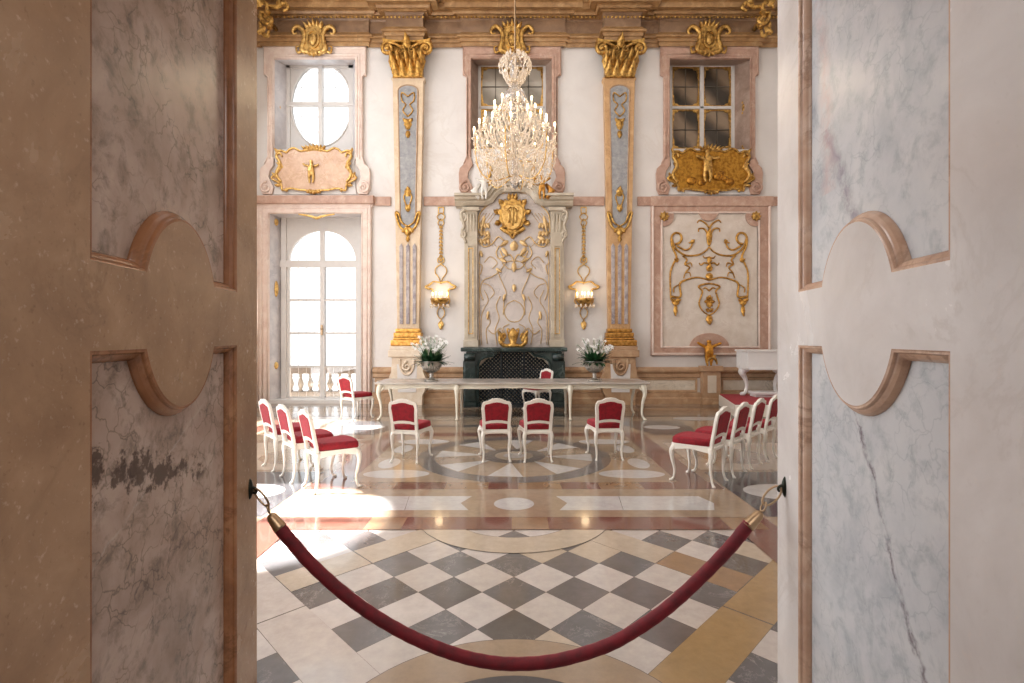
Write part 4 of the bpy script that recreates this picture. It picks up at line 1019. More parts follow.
# gilded coat of arms
t = thing('gilded_coat_of_arms', 'golden scalloped coat of arms high on the fireplace overmantel', 'coat of arms', (fx(512.5), D - .25, fz(239)))
half = [(0, -20), (5, -17), (8, -19), (9, -14), (13, -14), (12, -9), (16.5, -7), (13, -2), (14, 3), (11, 6), (10, 10), (6, 11), (4, 15), (0, 17)]
lp = [(512.5 + a, 217 + b) for a, b in half] + [(512.5 - a, 217 + b) for a, b in reversed(half[1:-1])]
m_ = MB(); m_.plate([[FW(*p) for p in lp]], .1, wallxf(D - .2), bevel=.03); m_.build('scalloped_rim', M_gold, t)
m_ = MB(); sh = [(503, 207), (512.5, 204.5), (522, 207), (523, 217), (519, 227), (512.5, 230), (506, 227), (502, 217)]
m_.plate([cr([FW(*p) for p in sh], 3, closed=True)], .08, wallxf(D - .28), bevel=.03)
for k in (-2.6, 2.6): m_.tube([(fx(512.5 + k * 1.3), D - .39, fz(223)), (fx(512.5 + k * 1.3), D - .39, fz(211))], .035, 8)
m_.tube([(fx(512.5), D - .39, fz(226)), (fx(512.5), D - .39, fz(207))], .03, 8)
m_.tube(on(cr([FW(506.5, 211), FW(509, 208), FW(512.5, 207), FW(516, 208), FW(518.5, 211)], 4), D - .39), .025, 7)
m_.build('shield', M_goldp, t)
m_ = MB()
for s in (-1, 1):
    m_.tube(on(cr([FW(512.5 + s * a, b) for a, b in ((12, 227), (8, 230), (3, 233), (0, 238))], 4), D - .26), [.05, .06, .03], 7)
    for (a, b, c, d) in ((9, 204, 14, 199), (13, 212, 19, 210), (12, 221, 18, 224)): leaf(m_, FW(512.5 + s * a, b), FW(512.5 + s * c, d), .07, .08, y0=D - .24)
for k in range(-1, 2): leaf(m_, FW(512.5 + k * 2, 200), FW(512.5 + k * 4, 193), .06, .08, y0=D - .24)
m_.build('leaf_spray', M_gold, t)
# gilded crown-like ornament standing on the mantel
t = thing('mantel_ornament', 'golden scrolled ornament standing on the dark mantel shelf', 'ornament', (mx(513), MY + .1, mz(347.5)))
m_ = MB(); Yo = MY + .12
def MW(a, b): return (wx(a, Yo), wz(b, Yo))
m_.lathe([(.0, .0), (.16, .0), (.17, .05), (.08, .1), (.13, .25), (.15, .33), (.08, .42), (.05, .46), (.0, .5)], (wx(513, Yo), Yo, wz(347, Yo)), 16)
m_.build('urn', M_gold, t)
m_ = MB()
for s in (-1, 1):
    m_.tube(on(cr([MW(513 + s * a, b) for a, b in ((3, 345), (7, 346), (12, 343), (13, 337), (9.5, 334), (7.5, 337), (9.5, 339))], 5), Yo), [.05, .055, .05, .03, .02], 8)
    m_.tube(on(cr([MW(513 + s * a, b) for a, b in ((2, 336), (5, 333), (5.5, 329), (3, 330))], 4), Yo), [.03, .02], 7)
    leaf(m_, MW(513 + s * 9, 342), MW(513 + s * 15, 330), .06, .06, y0=Yo)
m_.build('scroll', M_gold, t)
m_ = MB(); m_.tube([(wx(513, Yo), Yo, wz(335, Yo)), (wx(513, Yo), Yo, wz(328, Yo))], [.04, .01], 8); m_.build('finial', M_gold, t)
# sculpted putti on the cornice of the overmantel
M_stat = plain('white_stucco_figure', '#e9e2d8', .5, var=.85)
for (px, mat, lab, mir) in ((484, M_stat, 'white seated child sculpture on left end of the overmantel cornice', 1), (542, gold('figure_gilding', '#d59a48', .35, '#8a5a2a'), 'gilded child sculpture on right end of the overmantel cornice', -1)):
    yb = FY - .18
    t = thing('cornice_sculpture', lab, 'sculpture', (wx(px, yb), yb, wz(196.5, yb)), 'sculptures on the overmantel')
    putto(t, mat, px, 199, .62, yb, .7, 'body', mir)
    m_ = MB(); m_.tube([(wx(px, yb) - mir * .12, yb + .06, wz(198, yb)), (wx(px, yb) - mir * .25, yb + .08, wz(190, yb)), (wx(px, yb) - mir * .1, yb + .08, wz(183, yb))], [.05, .1, .04], 8); m_.build('drapery', mat, t)

# ------------------------------------------------------------------ wall sconces
def sconce(cx, label):
    t = thing('wall_sconce', label, 'wall lamp', (wx(cx), D, wz(308)), 'gilded wall sconces beside the fireplace')
    m_ = MB(); y = D - .03
    def q(a, b): return W(cx + a, b)
    z = 207
    m_.mould(rect(wx(cx - 3), wx(cx + 3), wz(214), wz(207)), [(0, 0), (0, .03), (.025, .03), (.025, 0)], wallxf(D))
    for (a, b) in ((217, 4), (223, 3)):
        m_.tube(on(cr([q(0, a - 4), q(b, a), q(0, a + 4), q(-b, a), q(0, a - 4)], 4), y), .014, 6)
    for k in range(9):
        for s in (1, -1): leaf(m_, q(0, 226 + k * 3.6), q(s * 1.9, 229 + k * 3.6), .02, .025, y0=D - .01)
    m_.tube(on([q(0, 224), q(0, 262)], y), .012, 6)
    m_.build('leaf_drop', M_goldp, t)
    m_ = MB()
    for s in (1, -1):
        m_.tube(on(cr([q(0, 262), q(s * 2.5, 258), q(s * 3, 262), q(0, 264), q(s * 5, 268), q(s * 5.5, 273), q(s * 2, 278), q(0, 284)], 4), y), .015, 6)
        m_.tube(on(cr([q(0, 283), q(s * 7, 282), q(s * 11, 285), q(s * 15, 287), q(s * 12, 289), q(s * 8, 290), q(s * 8, 296), q(s * 9, 302), q(s * 5, 306), q(0, 305)], 4), y - .05), [.02, .03, .02, .02], 6)
        m_.tube(on(cr([q(0, 306), q(s * 3.5, 311), q(s * 3, 316), q(0, 320), q(s * 2.5, 324), q(0, 328)], 4), y), .013, 6)
    leaf(m_, q(0, 322), q(0, 330), .06, .04, y0=D - .02)
    m_.build('bracket_frame', M_goldp, t)
    m_ = MB(); m_.lathe([(.0, -.02), (.1, 0), (.22, .1), (.25, .17), (.23, .18), (.1, .06)], (wx(cx), D - .24, wz(306)), 18)
    m_.tube([(wx(cx), D, wz(300)), (wx(cx), D - .24, wz(304))], .03, 8); m_.build('bowl', M_gold, t)
    for k, (a, b) in enumerate(((-.19, -.18), (-.08, -.36), (.08, -.36), (.19, -.18), (0, -.24))):
        c = MB(); c.tube([(wx(cx) + a, D + b, wz(302)), (wx(cx) + a, D + b, wz(296))], .016, 8); cd = c.build('candle', M_candle, t)
        c = MB(); c.ell((wx(cx) + a, D + b, wz(294.5)), (.022, .022, .055), 8, 6); c.build('bulb', M_sconceglow, cd)
    for k in range(12):
        a = 2 * pi * k / 12; c = MB(); x_, y_ = wx(cx) + .24 * cos(a), D - .24 + .24 * sin(a) * .8
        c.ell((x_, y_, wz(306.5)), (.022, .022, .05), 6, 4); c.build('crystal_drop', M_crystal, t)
sconce(441, 'gilded wall sconce with lit candles left of the fireplace')
sconce(583.5, 'gilded wall sconce with lit candles right of the fireplace')

# ------------------------------------------------------------------ corner ornaments on the cornice
for (px, s, lab) in ((264, 1, 'gilded scroll ornament at the left end of the cornice'), (766, -1, 'gilded scroll ornament at the right end of the cornice')):
    yb = D - .75
    t = thing('cornice_ornament', lab, 'ornament', (wx(px, yb), D - .5, wz(30, yb)), 'corner ornaments on the cornice')
    m_ = MB()
    def q(a, b): return W(px + s * a, b, yb)
    for pts in ([(-8, 8), (-3, 2), (3, 5), (2, 12), (-4, 12)], [(-4, 12), (-2, 20), (4, 24), (8, 20), (5, 16)], [(2, 5), (12, 7), (20, 3), (24, 8), (19, 11)], [(-4, 22), (-2, 32), (3, 36), (5, 30)], [(-6, 2), (2, -4), (12, -2), (16, 2)]):
        m_.tube(on(cr([q(*p) for p in pts], 5), yb), [.035, .06, .05, .03], 8)
    for (a, b, c, d) in ((0, 12, 8, 14), (0, 26, -4, 36), (4, 24, 9, 30), (14, 6, 18, 0), (-2, 6, -8, 0)): leaf(m_, q(a, b), q(c, d), .08, .1, y0=yb)
    m_.tube([(q(0, 14)[0], yb + .02, q(0, 14)[1]), (q(0, 14)[0], D - .05, q(0, 14)[1])], .06, 8)
    m_.build('scrollwork', M_gold, t)

# ================================================================== CHANDELIER
CHY = 7.5
chx = wx(515, CHY)
cz_ = lambda p: wz(p, CHY)
t = thing('chandelier', 'large lit crystal chandelier with tiers of candle bulbs', 'chandelier', (chx, CHY, 4.0))
m_ = MB(); m_.tube([(chx, CHY, ZC), (chx, CHY, cz_(55))], .012, 6); m_.tube([(chx, CHY, ZC), (chx, CHY, ZC - .12)], [.12, .05], 12); m_.build('suspension_rod', M_brass, t)
m_ = MB(); m_.lathe([(.0, cz_(190)), (.05, cz_(186)), (.09, cz_(178)), (.05, cz_(170)), (.04, cz_(150)), (.1, cz_(140)), (.05, cz_(130)), (.05, cz_(112)), (.13, cz_(108)), (.16, cz_(96)), (.12, cz_(90)), (.04, cz_(88)), (.04, cz_(72)), (.07, cz_(66)), (.09, cz_(60)), (.05, cz_(55)), (.0, cz_(54))], (chx, CHY, 0), 16)
m_.build('glass_stem', M_stemglass, t)
m_ = MB(); m_.ell((chx, CHY, cz_(60)), (.07, .07, .07)); m_.build('gilded_ball', M_gold, t)
tiers = [(.60, cz_(140), 14), (.46, cz_(128), 12), (.30, cz_(112), 8)]
for ti, (R, zb, n) in enumerate(tiers):
    for k in range(n):
        a = 2 * pi * (k + .5 * ti) / n + .13; ca_, sa = cos(a), sin(a)
        zc = zb + random.uniform(-.02, .02)
        r = MB()
        pts = cr([(.05, zc - .22), (R * .4, zc - .33), (R * .8, zc - .22), (R, zc - .02)], 5)
        r.tube([(chx + p * ca_, CHY + p * sa, z) for p, z in pts], .011, 6); r.lathe([(.0, 0), (.03, .0), (.045, .018), (.04, .02), (.012, .01)], (chx + R * ca_, CHY + R * sa, zc - .02), 10)
        arm = r.build('arm', M_crystal, t)
        c = MB(); c.tube([(chx + R * ca_, CHY + R * sa, zc), (chx + R * ca_, CHY + R * sa, zc + .10)], .012, 7); c.build('candle', M_candle, t)
        c = MB(); c.ell((chx + R * ca_, CHY + R * sa, zc + .13), (.015, .015, .04), 8, 6); c.build('bulb', M_bulb, t)
def drop(mb, x, y, z, r, h):
    n = 6; vs = [(x, y, z + h)] + [(x + r * cos(2 * pi * i / n), y + r * sin(2 * pi * i / n), z + h * .1) for i in range(n)] + [(x, y, z - h)]
    mb.add(vs, [(0, 1 + i, 1 + (i + 1) % n) for i in range(n)] + [(n + 1, 1 + (i + 1) % n, 1 + i) for i in range(n)])
spots = []
def env(z_px):   # half-width in metres of the crystal basket at an image height
    P = [(88, .1), (96, .17), (105, .2), (115, .32), (125, .46), (135, .58), (148, .61), (160, .60), (170, .55), (178, .46), (184, .30), (187, .12)]
    for (a, b), (c, d) in zip(P, P[1:]):
        if a <= z_px <= c: return b + (d - b) * (z_px - a) / (c - a)
    return .05
for _ in range(1000):
    zp = random.choice([random.uniform(100, 186), random.uniform(135, 184)]); R = env(zp) * random.choice([1, 1, .97, .8, .6]); a = random.uniform(0, 2 * pi)
    spots.append((chx + R * cos(a), CHY + R * sin(a), cz_(zp), random.uniform(.008, .016), random.uniform(.022, .045)))
for _ in range(260):
    u = random.random(); R = .05 + .19 * sin(pi * min(1, u * .9 + .1)) ; a = random.uniform(0, 2 * pi)
    spots.append((chx + R * cos(a), CHY + R * sin(a), cz_(54 + u * 28), random.uniform(.008, .016), random.uniform(.025, .05)))
spots.sort(key=lambda s: -s[3] * s[4] + (0 if s[1] < CHY else 1))
for sp in spots[:100]:
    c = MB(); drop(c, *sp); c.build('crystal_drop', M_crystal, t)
c = MB()
for sp in spots[100:]: drop(c, *sp)
for zp, R0 in ((150, .6), (160, .55), (126, .44), (110, .26)):      # festoon chains of beads
    for k in range(14):
        a0 = 2 * pi * k / 14; 
        for j in range(7):
            u = j / 7; a = a0 + 2 * pi / 14 * u; z = cz_(zp) - .10 * sin(pi * u)
            c.ell((chx + R0 * cos(a), CHY + R0 * sin(a), z), (.009, .009, .009), 5, 4)
            drop(c, chx + R0 * .7 * cos(a), CHY + R0 * .7 * sin(a), z - .03, .008, .02)
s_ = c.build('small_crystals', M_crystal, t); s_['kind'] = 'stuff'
for k in range(8):
    a = 2 * pi * k / 8; r = MB()
    r.tube([(chx + p * cos(a), CHY + p * sin(a), z) for p, z in cr([(.03, cz_(80)), (.1, cz_(84)), (.16, cz_(76)), (.21, cz_(64)), (.24, cz_(66))], 4)], .01, 6); r.build('crown_arm', M_crystal, t)
for k in range(6):
    a = 2 * pi * k / 6 + .3; r = MB()
    r.tube([(chx + p * cos(a), CHY + p * sin(a), z) for p, z in cr([(.06, cz_(176)), (.36, cz_(183)), (.56, cz_(170)), (.6, cz_(142))], 5)], .009, 6); r.build('frame_rib', M_goldp, t)

# ================================================================== CHAIRS
def make_chair():
    t = thing('dining_chair', 'x', 'chair', (0, 0, 0), 'white red-upholstered chairs in the hall')
    SH, ry, fy = .445, -.20, .22
    def rake(z): return ry - .02 - .09 * max(0, (z - SH)) / .45
    bxf = lambda a, b, c: (a, rake(b) - .018 + c, b)
    out = [(-.19, .40), (-.197, .5), (-.20, .6), (-.212, .75), (-.205, .82), (-.185, .855), (-.13, .865), (-.07, .895), (0, .905), (.07, .895), (.13, .865), (.185, .855), (.205, .82), (.212, .75), (.20, .6), (.197, .5), (.19, .40)]
    inn = [(-.152, .575), (-.16, .7), (-.168, .77), (-.155, .815), (-.10, .825), (-.05, .84), (0, .845), (.05, .84), (.10, .825), (.155, .815), (.168, .77), (.16, .7), (.152, .575), (.08, .59), (0, .595), (-.08, .59)]
    gap = [(-.153, .435), (.153, .435), (.155, .535), (.08, .548), (0, .552), (-.08, .548), (-.155, .535)]
    m_ = MB(); m_.plate([out, inn, gap], .036, bxf, bevel=.006)
    m_.build('back_frame', M_white, t)
    m_ = MB(); inn2 = [(a * 1.03, .71 + (b - .71) * 1.03) for a, b in inn]
    m_.plate([inn2], .05, lambda a, b, c: (a, rake(b) - .025 + c, b), bevel=.018, res=3); m_.build('backrest', M_red, t)
    seat = [(-.185, ry + .0), (.185, ry + .0), (.21, 0), (.235, fy - .03), (.22, fy + .01), (.12, fy + .03), (0, fy + .035), (-.12, fy + .03), (-.22, fy + .01), (-.235, fy - .03), (-.21, 0)]
    seat = [(p[0], p[1]) for p in seat]
    m_ = MB(); m_.plate([[(a * .97, b * .97) for a, b in seat]], .085, lambda a, b, c: (a, b, .44 + c + (.012 * cos(a * 6) if c > .06 else 0)), bevel=.03, res=4); o = m_.build('seat', M_red, t)
    for p in o.data.polygons: p.use_smooth = True
    m_ = MB(); ring_ = [(a * 1.0, b * 1.0) for a, b in seat]
    # scalloped seat rail
    n = len(ring_); lo = []; pts = []
    for i in range(n):
        a = ring_[i]; b = ring_[(i + 1) % n]
        for k in range(4): pts.append((a[0] + (b[0] - a[0]) * k / 4, a[1] + (b[1] - a[1]) * k / 4))
    vs = []
    for i, (a, b) in enumerate(pts):
        corner = min(abs(a - cx) + abs(b - cy) for cx, cy in ((-.2, ry), (.2, ry), (.225, fy), (-.225, fy)))
        zb = .375 + .028 * min(1, corner / .18)
        k = 1.0 if b > ry + .02 else 1.0
        vs += [(a, b, .452), (a, b, zb), (a * .9, b * .9, zb), (a * .9, b * .9, .452)]
    N_ = len(pts); fs = []
    for i in range(N_):
        j = (i + 1) % N_
        for q in range(4): fs.append((i * 4 + q, j * 4 + q, j * 4 + (q + 1) % 4, i * 4 + (q + 1) % 4))
    m_.add(vs, fs); m_.build('seat_rail', M_white, t)
    for s in (-1, 1):
        m_ = MB(); p = cr([(s * .205, fy - .02, .43), (s * .225, fy + .005, .36), (s * .222, fy + .0, .26), (s * .205, fy - .02, .14), (s * .207, fy - .01, .05), (s * .222, fy + .012, .012)], 5)
        m_.tube(p, [.030, .034, .024, .018, .015, .014, .020], 8); m_.ell((s * .225, fy + .015, .016), (.022, .026, .016), 8, 5); m_.build('leg', M_white, t)
        m_ = MB(); p = cr([(s * .175, ry - .01, .43), (s * .19, ry - .025, .36), (s * .188, ry - .02, .24), (s * .178, ry - .02, .13), (s * .182, ry - .035, .05), (s * .192, ry - .055, .012)], 5)
        m_.tube(p, [.027, .03, .022, .017, .014, .013, .018], 8); m_.ell((s * .192, ry - .057, .014), (.018, .022, .014), 8, 5); m_.build('leg', M_white, t)
    return t
proto = make_chair()
def place(x, y, deg, label, first=False, sc=1):
    # deg: heading of the sitter, 0 = towards the far wall (+Y), positive turns left
    if first:
        proto.location = (x, y, 0); proto.rotation_euler = (0, 0, radians(deg)); proto['label'] = label
    else: dup(proto, (x, y, 0), radians(deg), label, (sc, sc, sc))
place(-.265, 7.36, 5, 'red and white chair facing the table, left of the middle pair', True)
place(.32, 7.34, 4, 'red and white chair facing the table, right of the middle pair')
place(1.33, 7.44, 4, 'lone red and white chair facing the right part of the table')
place(-1.475, 7.31, -11, 'red and white chair turned slightly right before the left table end')
LR = -58
place(-2.13, 5.97, -51, 'sunlit red chair with long seat at the near end of left row', sc=1.035)
place(-2.58, 6.40, -49, 'second chair of the left row, behind the nearest one', sc=1.035)
place(-3.06, 6.93, -47, 'third chair of the left row beside the doorway jamb', sc=1.035)
place(-3.38, 10.95, -33, 'small distant red chair in front of the balcony door', sc=1.05)
place(.56, 12.35, 128, 'red chair standing behind the table before the fireplace', sc=1.08)
place(2.25, 6.22, 47, 'red and white chair at the near end of the right row', sc=1.035)
place(2.66, 6.62, 47, 'second chair of the right row from its near end', sc=1.035)
place(3.07, 7.04, 47, 'third chair of the right row from its near end', sc=1.035)
place(3.48, 7.44, 47, 'farthest chair of the right row, cut by the doorway jamb', sc=1.035)

# ================================================================== TABLE
TX0, TX1, TY0, TY1, TZ = -2.93, 2.84, 10.62, 11.75, .795
t = thing('long_table', 'long white curved-leg table with pale stone top before the fireplace', 'table', ((TX0 + TX1) / 2, (TY0 + TY1) / 2, 0))
M_top = marble('table_top_stone', '#a99f96', '#bdb4ab', '#cfc7bd', vein='#8c837d', scale=2.5, vscale=2, vamt=.3, rough=.22)
m_ = MB()
ol = []
for i in range(97):
    u = i / 96; x = TX0 + (TX1 - TX0) * u; ol.append((x, TY0 + .02 * cos(u * 2 * pi * 6)))
ol += [(TX1 + .02, TY0 + .2), (TX1 - .0, (TY0 + TY1) / 2), (TX1 + .02, TY1 - .2), (TX1, TY1), (TX0, TY1), (TX0 - .02, TY1 - .2), (TX0, (TY0 + TY1) / 2), (TX0 - .02, TY0 + .2)]
m_.plate([ol], .035, lambda a, b, c: (a, b, TZ - .035 + c), bevel=.01); m_.build('tabletop', M_top, t)
legx = [-2.80, -1.20, 1.18, 2.70]
m_ = MB()
M_tw = plain('table_white', '#efe8d6', .4, var=.92)
def apron_y(y, th):
    up_ = []; n = 120
    for i in range(n + 1):
        x = legx[0] + (legx[-1] - legx[0]) * i / n
        for a, b in zip(legx, legx[1:]):
            if a <= x <= b: u = (x - a) / (b - a); break
        d = .085 + .05 * (abs(2 * u - 1) ** 5) - .018 * cos(u * 2 * pi * 2) - .02 * math.exp(-((u - .5) / .07) ** 2) * -1
        up_.append((x, TZ - .035 - d))
    m_.plate([[(legx[0], TZ - .03)] + up_ + [(legx[-1], TZ - .03)]], th, lambda a, b, c: (a, y - c, b), bevel=.004)
    m_.tube([(p[0], y - th - .004, p[1] + .008) for p in up_], .011, 6)
apron_y(TY0 + .11, .03); apron_y(TY1 - .08, .03)
for x in (legx[0] - .02, legx[-1] + .02):
    m_.box(x - .015, x + .015, TY0 + .1, TY1 - .1, TZ - .14, TZ - .03)
m_.build('apron', M_tw, t)
for x in legx:
    for (yy, sg) in ((TY0 + .09, -1), (TY1 - .09, 1)):
        m_ = MB(); e = -1 if x < -2 else (1 if x > 2 else 0)
        q = cr([(x, yy, TZ - .04), (x + e * .03, yy + sg * .02, TZ - .15), (x + e * .04, yy + sg * .025, TZ - .25), (x + e * .0, yy, .35), (x - e * .01, yy - sg * .005, .14), (x + e * .015, yy + sg * .01, .06), (x + e * .04, yy + sg * .03, .012)], 5)
        m_.tube(q, [.06, .058, .046, .034, .026, .022, .022, .03], 10); m_.ell((x + e * .045, yy + sg * .035, .022), (.034, .036, .022), 8, 5)
        m_.tube(cr([(x - .09 if e >= 0 else x, yy + sg * .012, TZ - .09), (x, yy + sg * .03, TZ - .17), (x + (.09 if e <= 0 else 0), yy + sg * .012, TZ - .09)], 4), .022, 7)
        m_.build('leg', M_tw, t)

# ================================================================== URNS AND FLOWERS
def make_urn(x, y, lab1, lab2, seed):
    rnd = random.Random(seed)
    t = thing('pewter_urn', lab1, 'urn', (x, y, TZ), 'pewter footed bowls on the long table')
    m_ = MB(); m_.lathe([(.0, 0), (.15, 0), (.155, .02), (.11, .035), (.05, .06), (.035, .11), (.05, .14), (.035, .16), (.07, .19), (.16, .25), (.215, .33), (.23, .41), (.245, .425), (.235, .435), (.215, .41), (.17, .33), (0, .30)], (x, y, TZ), 28, wob=None)
    m_.build('bowl', M_pewter, t)
    m_ = MB()
    for k in range(24):
        a = 2 * pi * k / 24; m_.tube([(x + r * cos(a), y + r * sin(a), TZ + z) for r, z in ((.08, .195), (.165, .25), (.215, .325))], .012, 5)
    m_.build('gadroon', M_pewter, t)
    t = thing('orchid_arrangement', lab2, 'flowers', (x, y, TZ + .35), 'white orchid arrangements')
    m_ = MB()
    for k in range(170):
        a = rnd.uniform(0, 2 * pi); ln = rnd.uniform(.18, .40); el = rnd.uniform(.1, 1.15); r0 = rnd.uniform(0, .16)
        b = Vector((x + r0 * cos(a), y + r0 * sin(a), TZ + .40)); d = Vector((cos(a) * cos(el), sin(a) * cos(el), sin(el))); s = Vector((-sin(a), cos(a), 0))
        vs = []; w = rnd.uniform(.024, .04)
        for i in range(6):
            u = i / 5; p = b + d * ln * u + Vector((0, 0, -.10 * u * u * (1.2 - el))); ww = w * (sin(pi * (.15 + .85 * u)) + .05)
            vs += [p - s * ww, p + Vector((0, 0, -.006)), p + s * ww]
        m_.add(vs, [(i * 3 + j, i * 3 + j + 1, (i + 1) * 3 + j + 1, (i + 1) * 3 + j) for i in range(5) for j in range(2)], 0, True)
    m_.build('foliage', M_leaf, t, recalc=False)
    st = MB(); n = 0
    for k in range(33):
        a = rnd.uniform(0, 2 * pi); R = .46 * rnd.random() ** .6; h = rnd.uniform(.30, .60) - R * .25
        top = Vector((x + R * cos(a), y + R * sin(a) * .6, TZ + .42 + h)); base = Vector((x + .25 * R * cos(a), y + .2 * R * sin(a), TZ + .40))
        mid = (base + top) / 2 + Vector((0, 0, .06))
        pts = cr([tuple(base), tuple(mid), tuple(top)], 5); st.tube(pts, .006, 5)
        for j in range(3):
            p = Vector(pts[-1 - j * 2]) + Vector((rnd.uniform(-.04, .04), rnd.uniform(-.04, .04), rnd.uniform(-.02, .03)))
            f = MB(); a1 = rnd.uniform(0, 6.28); tilt = Matrix.Rotation(rnd.uniform(-.9, .9), 3, 'X') @ Matrix.Rotation(rnd.uniform(-.6, .6), 3, 'Y')
            for q in range(5):
                aa = a1 + q * 2 * pi / 5; r = rnd.uniform(.034, .05)
                pv = [Vector((0, 0, 0)), Vector((r * .6 * cos(aa - .5), -.012, r * .6 * sin(aa - .5))), Vector((r * 1.2 * cos(aa), -.004, r * 1.2 * sin(aa))), Vector((r * .6 * cos(aa + .5), -.012, r * .6 * sin(aa + .5)))]
                pv = [p + tilt @ v for v in pv]; f.add(pv, [(0, 1, 2, 3)], 0, True)
            f.ell(p, (.009, .012, .009), 6, 4)
            f.build('blossom', M_petal, t, recalc=False)
    st.build('stem', M_stem, t)
yu = 11.1
make_urn(wx(431.5, yu), yu, 'pewter footed bowl on the left part of the long table', 'white orchids with dark leaves in the left pewter bowl', 3)
make_urn(wx(594.5, yu), yu, 'pewter footed bowl on the right part of the long table', 'white orchids with dark leaves in the right pewter bowl', 5)

# ================================================================== PLATFORM AND PIANO
t = thing('stage_platform', 'low white platform with red carpet top at the right wall', 'platform', (5.9, 12, 0))
flat = lambda a, b, c: (a, b, c)
m_ = MB(); m_.plate([[(4.76, 11.0), (XR - .03, 11.0), (XR - .03, 12.95), (5.2, 12.95)]], .27, lambda a, b, c: (a, b, c + .014), bevel=.01); m_.build('platform_body', M_white, t)
m_ = MB(); m_.plate([[(4.78, 11.02), (XR - .05, 11.02), (XR - .05, 12.93), (5.22, 12.93)]], .02, lambda a, b, c: (a, b, c + .282), bevel=.004); m_.build('carpet', M_carpet, t)
PY = 12.15
t = thing('white_piano', 'ornate white lacquered piano with scrolled legs on the red platform', 'piano', (6.2, PY, .3))
px_ = lambda p: wx(p, PY + .6); pz_ = lambda p: wz(p, PY)
m_ = MB(); m_.box(px_(736.5), 6.9, PY, PY + .62, pz_(369), pz_(351.5), bev=.02); m_.box(px_(735.5), 6.93, PY - .03, PY + .65, pz_(351.8), pz_(350), bev=.008)
m_.box(px_(738), 6.9, PY - .02, PY + .6, pz_(370), pz_(368), bev=.006)
m_.build('case', M_piano, t)
for (lx, s) in ((px_(741.5), -1), (px_(774), 1)):
    for yy in (PY + .45,):
        m_ = MB(); zt_, zb_ = pz_(369), .302
        q = cr([(lx - .04 * -s * -1, yy, zt_), (lx + s * .06, yy - .02, zt_ - .1), (lx - s * .02, yy, zt_ - .26), (lx - s * .06, yy, zt_ - .42), (lx - s * .03, yy, zb_ + .1), (lx + s * .04, yy - .03, zb_ + .05)], 5)
        m_.tube(q, [.11, .10, .06, .045, .04, .04, .045], 10); m_.ell((lx + s * .05, yy - .03, zb_ + .05), (.075, .07, .05), 10, 6); m_.ell((lx + s * .05, yy - .03, zt_ + .05), (.1, .06, .14), 10, 6)
        m_.build('leg', M_piano, t)
m_ = MB(); m_.box(px_(745), 6.85, PY + .05, PY + .5, .36, .43, bev=.02); m_.box(px_(746), px_(775), PY + .1, PY + .4, .302, .35, bev=.01); m_.build('lyre_shelf', M_piano, t)

# ================================================================== ROPE
RY_ = 2.27
hooks = {-1: (-1.177, 2.272, wz(489, 2.272)), 1: (1.207, 2.272, wz(487, 2.272))}
def R3(px, py): return (wx(px, RY_), RY_, wz(py, RY_))
rp = [(279, 527), (289, 539), (311.7, 564.5), (343, 593), (374, 615.5), (408.4, 635.3), (442.7, 650), (477, 660), (513, 664), (556.8, 660.5), (603.5, 647), (634.7, 630.6), (666, 608.8), (697, 581), (728, 549.5), (749, 524)]
t = thing('barrier_rope', 'dark red velvet barrier rope sagging across the doorway', 'rope', (0, RY_, wz(664, RY_)))
pts = cr([R3(*p) for p in rp], 8)
m_ = MB(); n = len(pts)
m_.tube(pts, [.0275 * (1 + .025 * sin(i * 1.9)) for i in range(n)], 20); m_.build('velvet_rope', M_rope, t)
# caps, links and wall hooks
for s, cap0, cap1, ringp, ringq in ((-1, (269.5, 514), (280.5, 528.5), (252.5, 489), (268, 512.5)), (1, (761.5, 512), (747.5, 526.5), (782, 488.5), (764.5, 510))):
    a, b = Vector(R3(*cap0)), Vector(R3(*cap1)); d = (b - a)
    m_ = MB(); m_.tube([a + d * u for u in (0, .02, .1, .2, .9, 1.0)], [.006, .012, .018, .022, .029, .0295], 18); m_.build('end_cap', M_brass, t)
    h = Vector(hooks[s]); q = Vector(R3(*cap0)); dd = (q - h)
    # two elongated links
    def link(c0, c1, w, twist, r=.0035):
        ax = (c1 - c0); ln = ax.length / 2; ax.normalize(); c = (c0 + c1) / 2; sd = ax.cross(Vector((0, 1, 0))).normalized(); sd = (sd * cos(twist) + ax.cross(sd) * sin(twist))
        m = MB(); pts_ = [c + ax * ln * cos(2 * pi * i / 24) + sd * w * sin(2 * pi * i / 24) for i in range(25)]; m.tube(pts_, r, 8, caps=False); return m
    h0 = h + Vector((-s * .022, 0, 0))
    link(h0, h0 + dd * .70, .024, .5, .0045).build('chain_link', M_brass, t)
    link(h0 + dd * .62, q + Vector((0, 0, .004)), .012, 1.3, .004).build('chain_link', M_brass, t)
    hk = thing('wall_hook', 'dark bronze rope hook on the %s marble doorway jamb' % ('brown' if s < 0 else 'pale'), 'hook', tuple(h), 'rope hooks')
    m_ = MB(); nx = -s
    m_.lathe([(.0, .012), (.012, .012), (.02, .006), (.024, 0), (.0, 0)], (0, 0, 0), 16)
    vs = [Vector((h.x + nx * v[2] + s * .0, h.y + v[0] * .7, h.z + v[1] * 2.0)) for v in m_.v]; mm = MB(); mm.add(vs, m_.f, 0, True); 
    vv = [(v.x + s * .0, v.y, v.z) for v in vs]
    mm.build('rosette_plate', M_iron, hk)
    m_ = MB(); m_.tube(cr([(h.x, h.y, h.z + .005), (h.x + nx * .018, h.y, h.z + .006), (h.x + nx * .03, h.y, h.z - .006), (h.x + nx * .026, h.y, h.z - .018), (h.x + nx * .014, h.y, h.z - .016)], 5), [.007, .006, .005], 8); m_.build('hook', M_iron, hk)

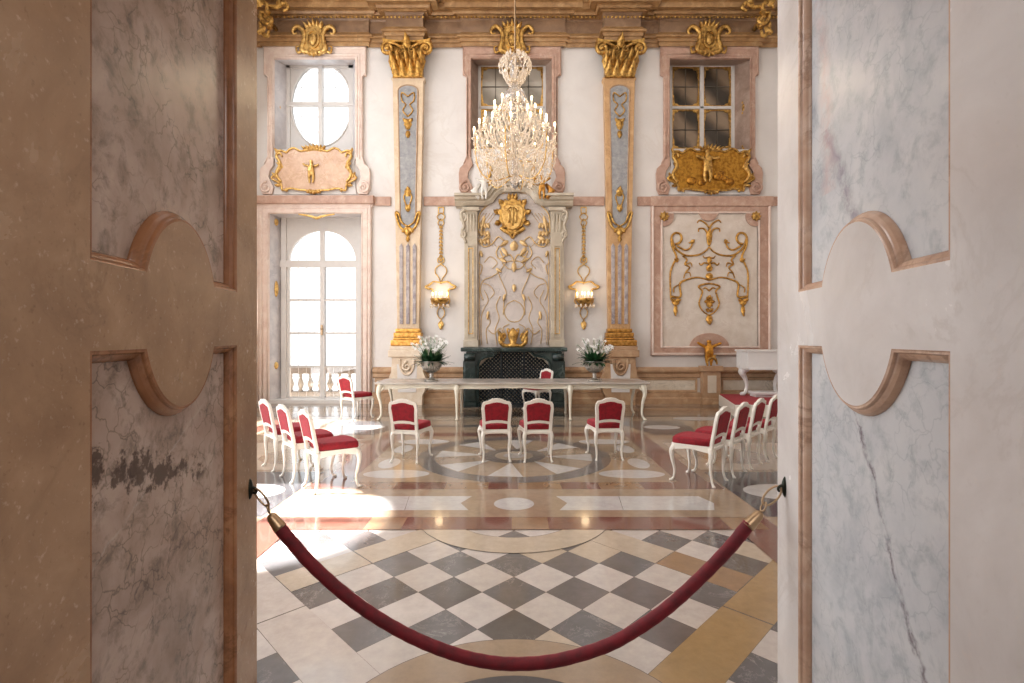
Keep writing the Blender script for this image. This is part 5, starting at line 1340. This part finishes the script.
# ================================================================== LIGHT
w = bpy.data.worlds.new('world'); bpy.context.scene.world = w; w.use_nodes = True
bg = w.node_tree.nodes['Background']; bg.inputs[0].default_value = (.93, .97, 1, 1); bg.inputs[1].default_value = 1.9
def area(name, loc, rot, sx, sy, e, c=(1, 1, 1)):
    l = bpy.data.lights.new(name, 'AREA'); l.shape = 'RECTANGLE'; l.size = sx; l.size_y = sy; l.energy = e; l.color = c
    o = bpy.data.objects.new(name, l); COL.objects.link(o); o.location = loc; o.rotation_euler = rot; return o
area('window_light', (XL + .15, 7.5, 7.6), (0, radians(-72), 0), 3.0, 9.0, 560, (.92, .96, 1))  # added lamp high on the solid left wall, stands in for upper windows
area('window_light', (XL + .1, 7.0, 2.2), (0, radians(-90), 0), 3.6, 8.0, 330, (.92, .96, 1))  # added lamp inside the wall, strengthens daylight from the arched windows
area('ceiling_fill', (0, 7.5, ZC - .15), (0, 0, 0), 11, 8, 130, (1, .98, .95))
area('near_fill', (0, 3.0, 8.5), (radians(62), 0, 0), 9, 4, 190, (1, .93, .85))
area('jamb_fill', (0.3, -1.6, 3.9), (radians(25), 0, 0), 2.5, 2.0, 85, (1, .96, .93))  # unseen lamp added behind the camera to brighten the jambs
s = bpy.data.lights.new('sun', 'SUN'); s.energy = 60; s.angle = radians(1.2); s.color = (1, .98, .96)
so = bpy.data.objects.new('sun', s); COL.objects.link(so); so.rotation_euler = (0, radians(-53.2), radians(0)); so.location = (-10, 5, 9)
for k in range(5):
    a = 2 * pi * k / 5 + .9
    pl = bpy.data.lights.new('chandelier_glow', 'POINT'); pl.energy = 4; pl.color = (1, .8, .55); pl.shadow_soft_size = .04
    po = bpy.data.objects.new('chandelier_glow', pl); COL.objects.link(po); po.location = (chx + .70 * cos(a), CHY + .70 * sin(a), 5.0)
for cxx in (441, 583.5):
    pl = bpy.data.lights.new('sconce_glow', 'POINT'); pl.energy = 3.5; pl.color = (1, .75, .45); pl.shadow_soft_size = .1
    po = bpy.data.objects.new('sconce_glow', pl); COL.objects.link(po); po.location = (wx(cxx), D - .35, wz(290))

# ================================================================== CAMERA
cam = bpy.data.cameras.new('camera'); cam.sensor_width = 36; cam.lens = 36 * F / 1024
cam.shift_x = -(CX - 512) / 1024; cam.shift_y = -(341.5 - HY) / 1024 * 1
co = bpy.data.objects.new('camera', cam); COL.objects.link(co); co.location = (0, 0, EYE); co.rotation_euler = (radians(90), 0, 0)
cam.clip_start = .05
bpy.context.scene.camera = co
sc = bpy.context.scene
sc.view_settings.view_transform = 'Standard'; sc.view_settings.look = 'None'; sc.view_settings.exposure = .05
sc.cycles.use_denoising = True
sc.cycles.max_bounces = 8; sc.cycles.diffuse_bounces = 4; sc.cycles.glossy_bounces = 3; sc.cycles.transmission_bounces = 4; sc.cycles.transparent_max_bounces = 8
sc.cycles.sample_clamp_indirect = 6; sc.cycles.caustics_reflective = False; sc.cycles.caustics_refractive = False
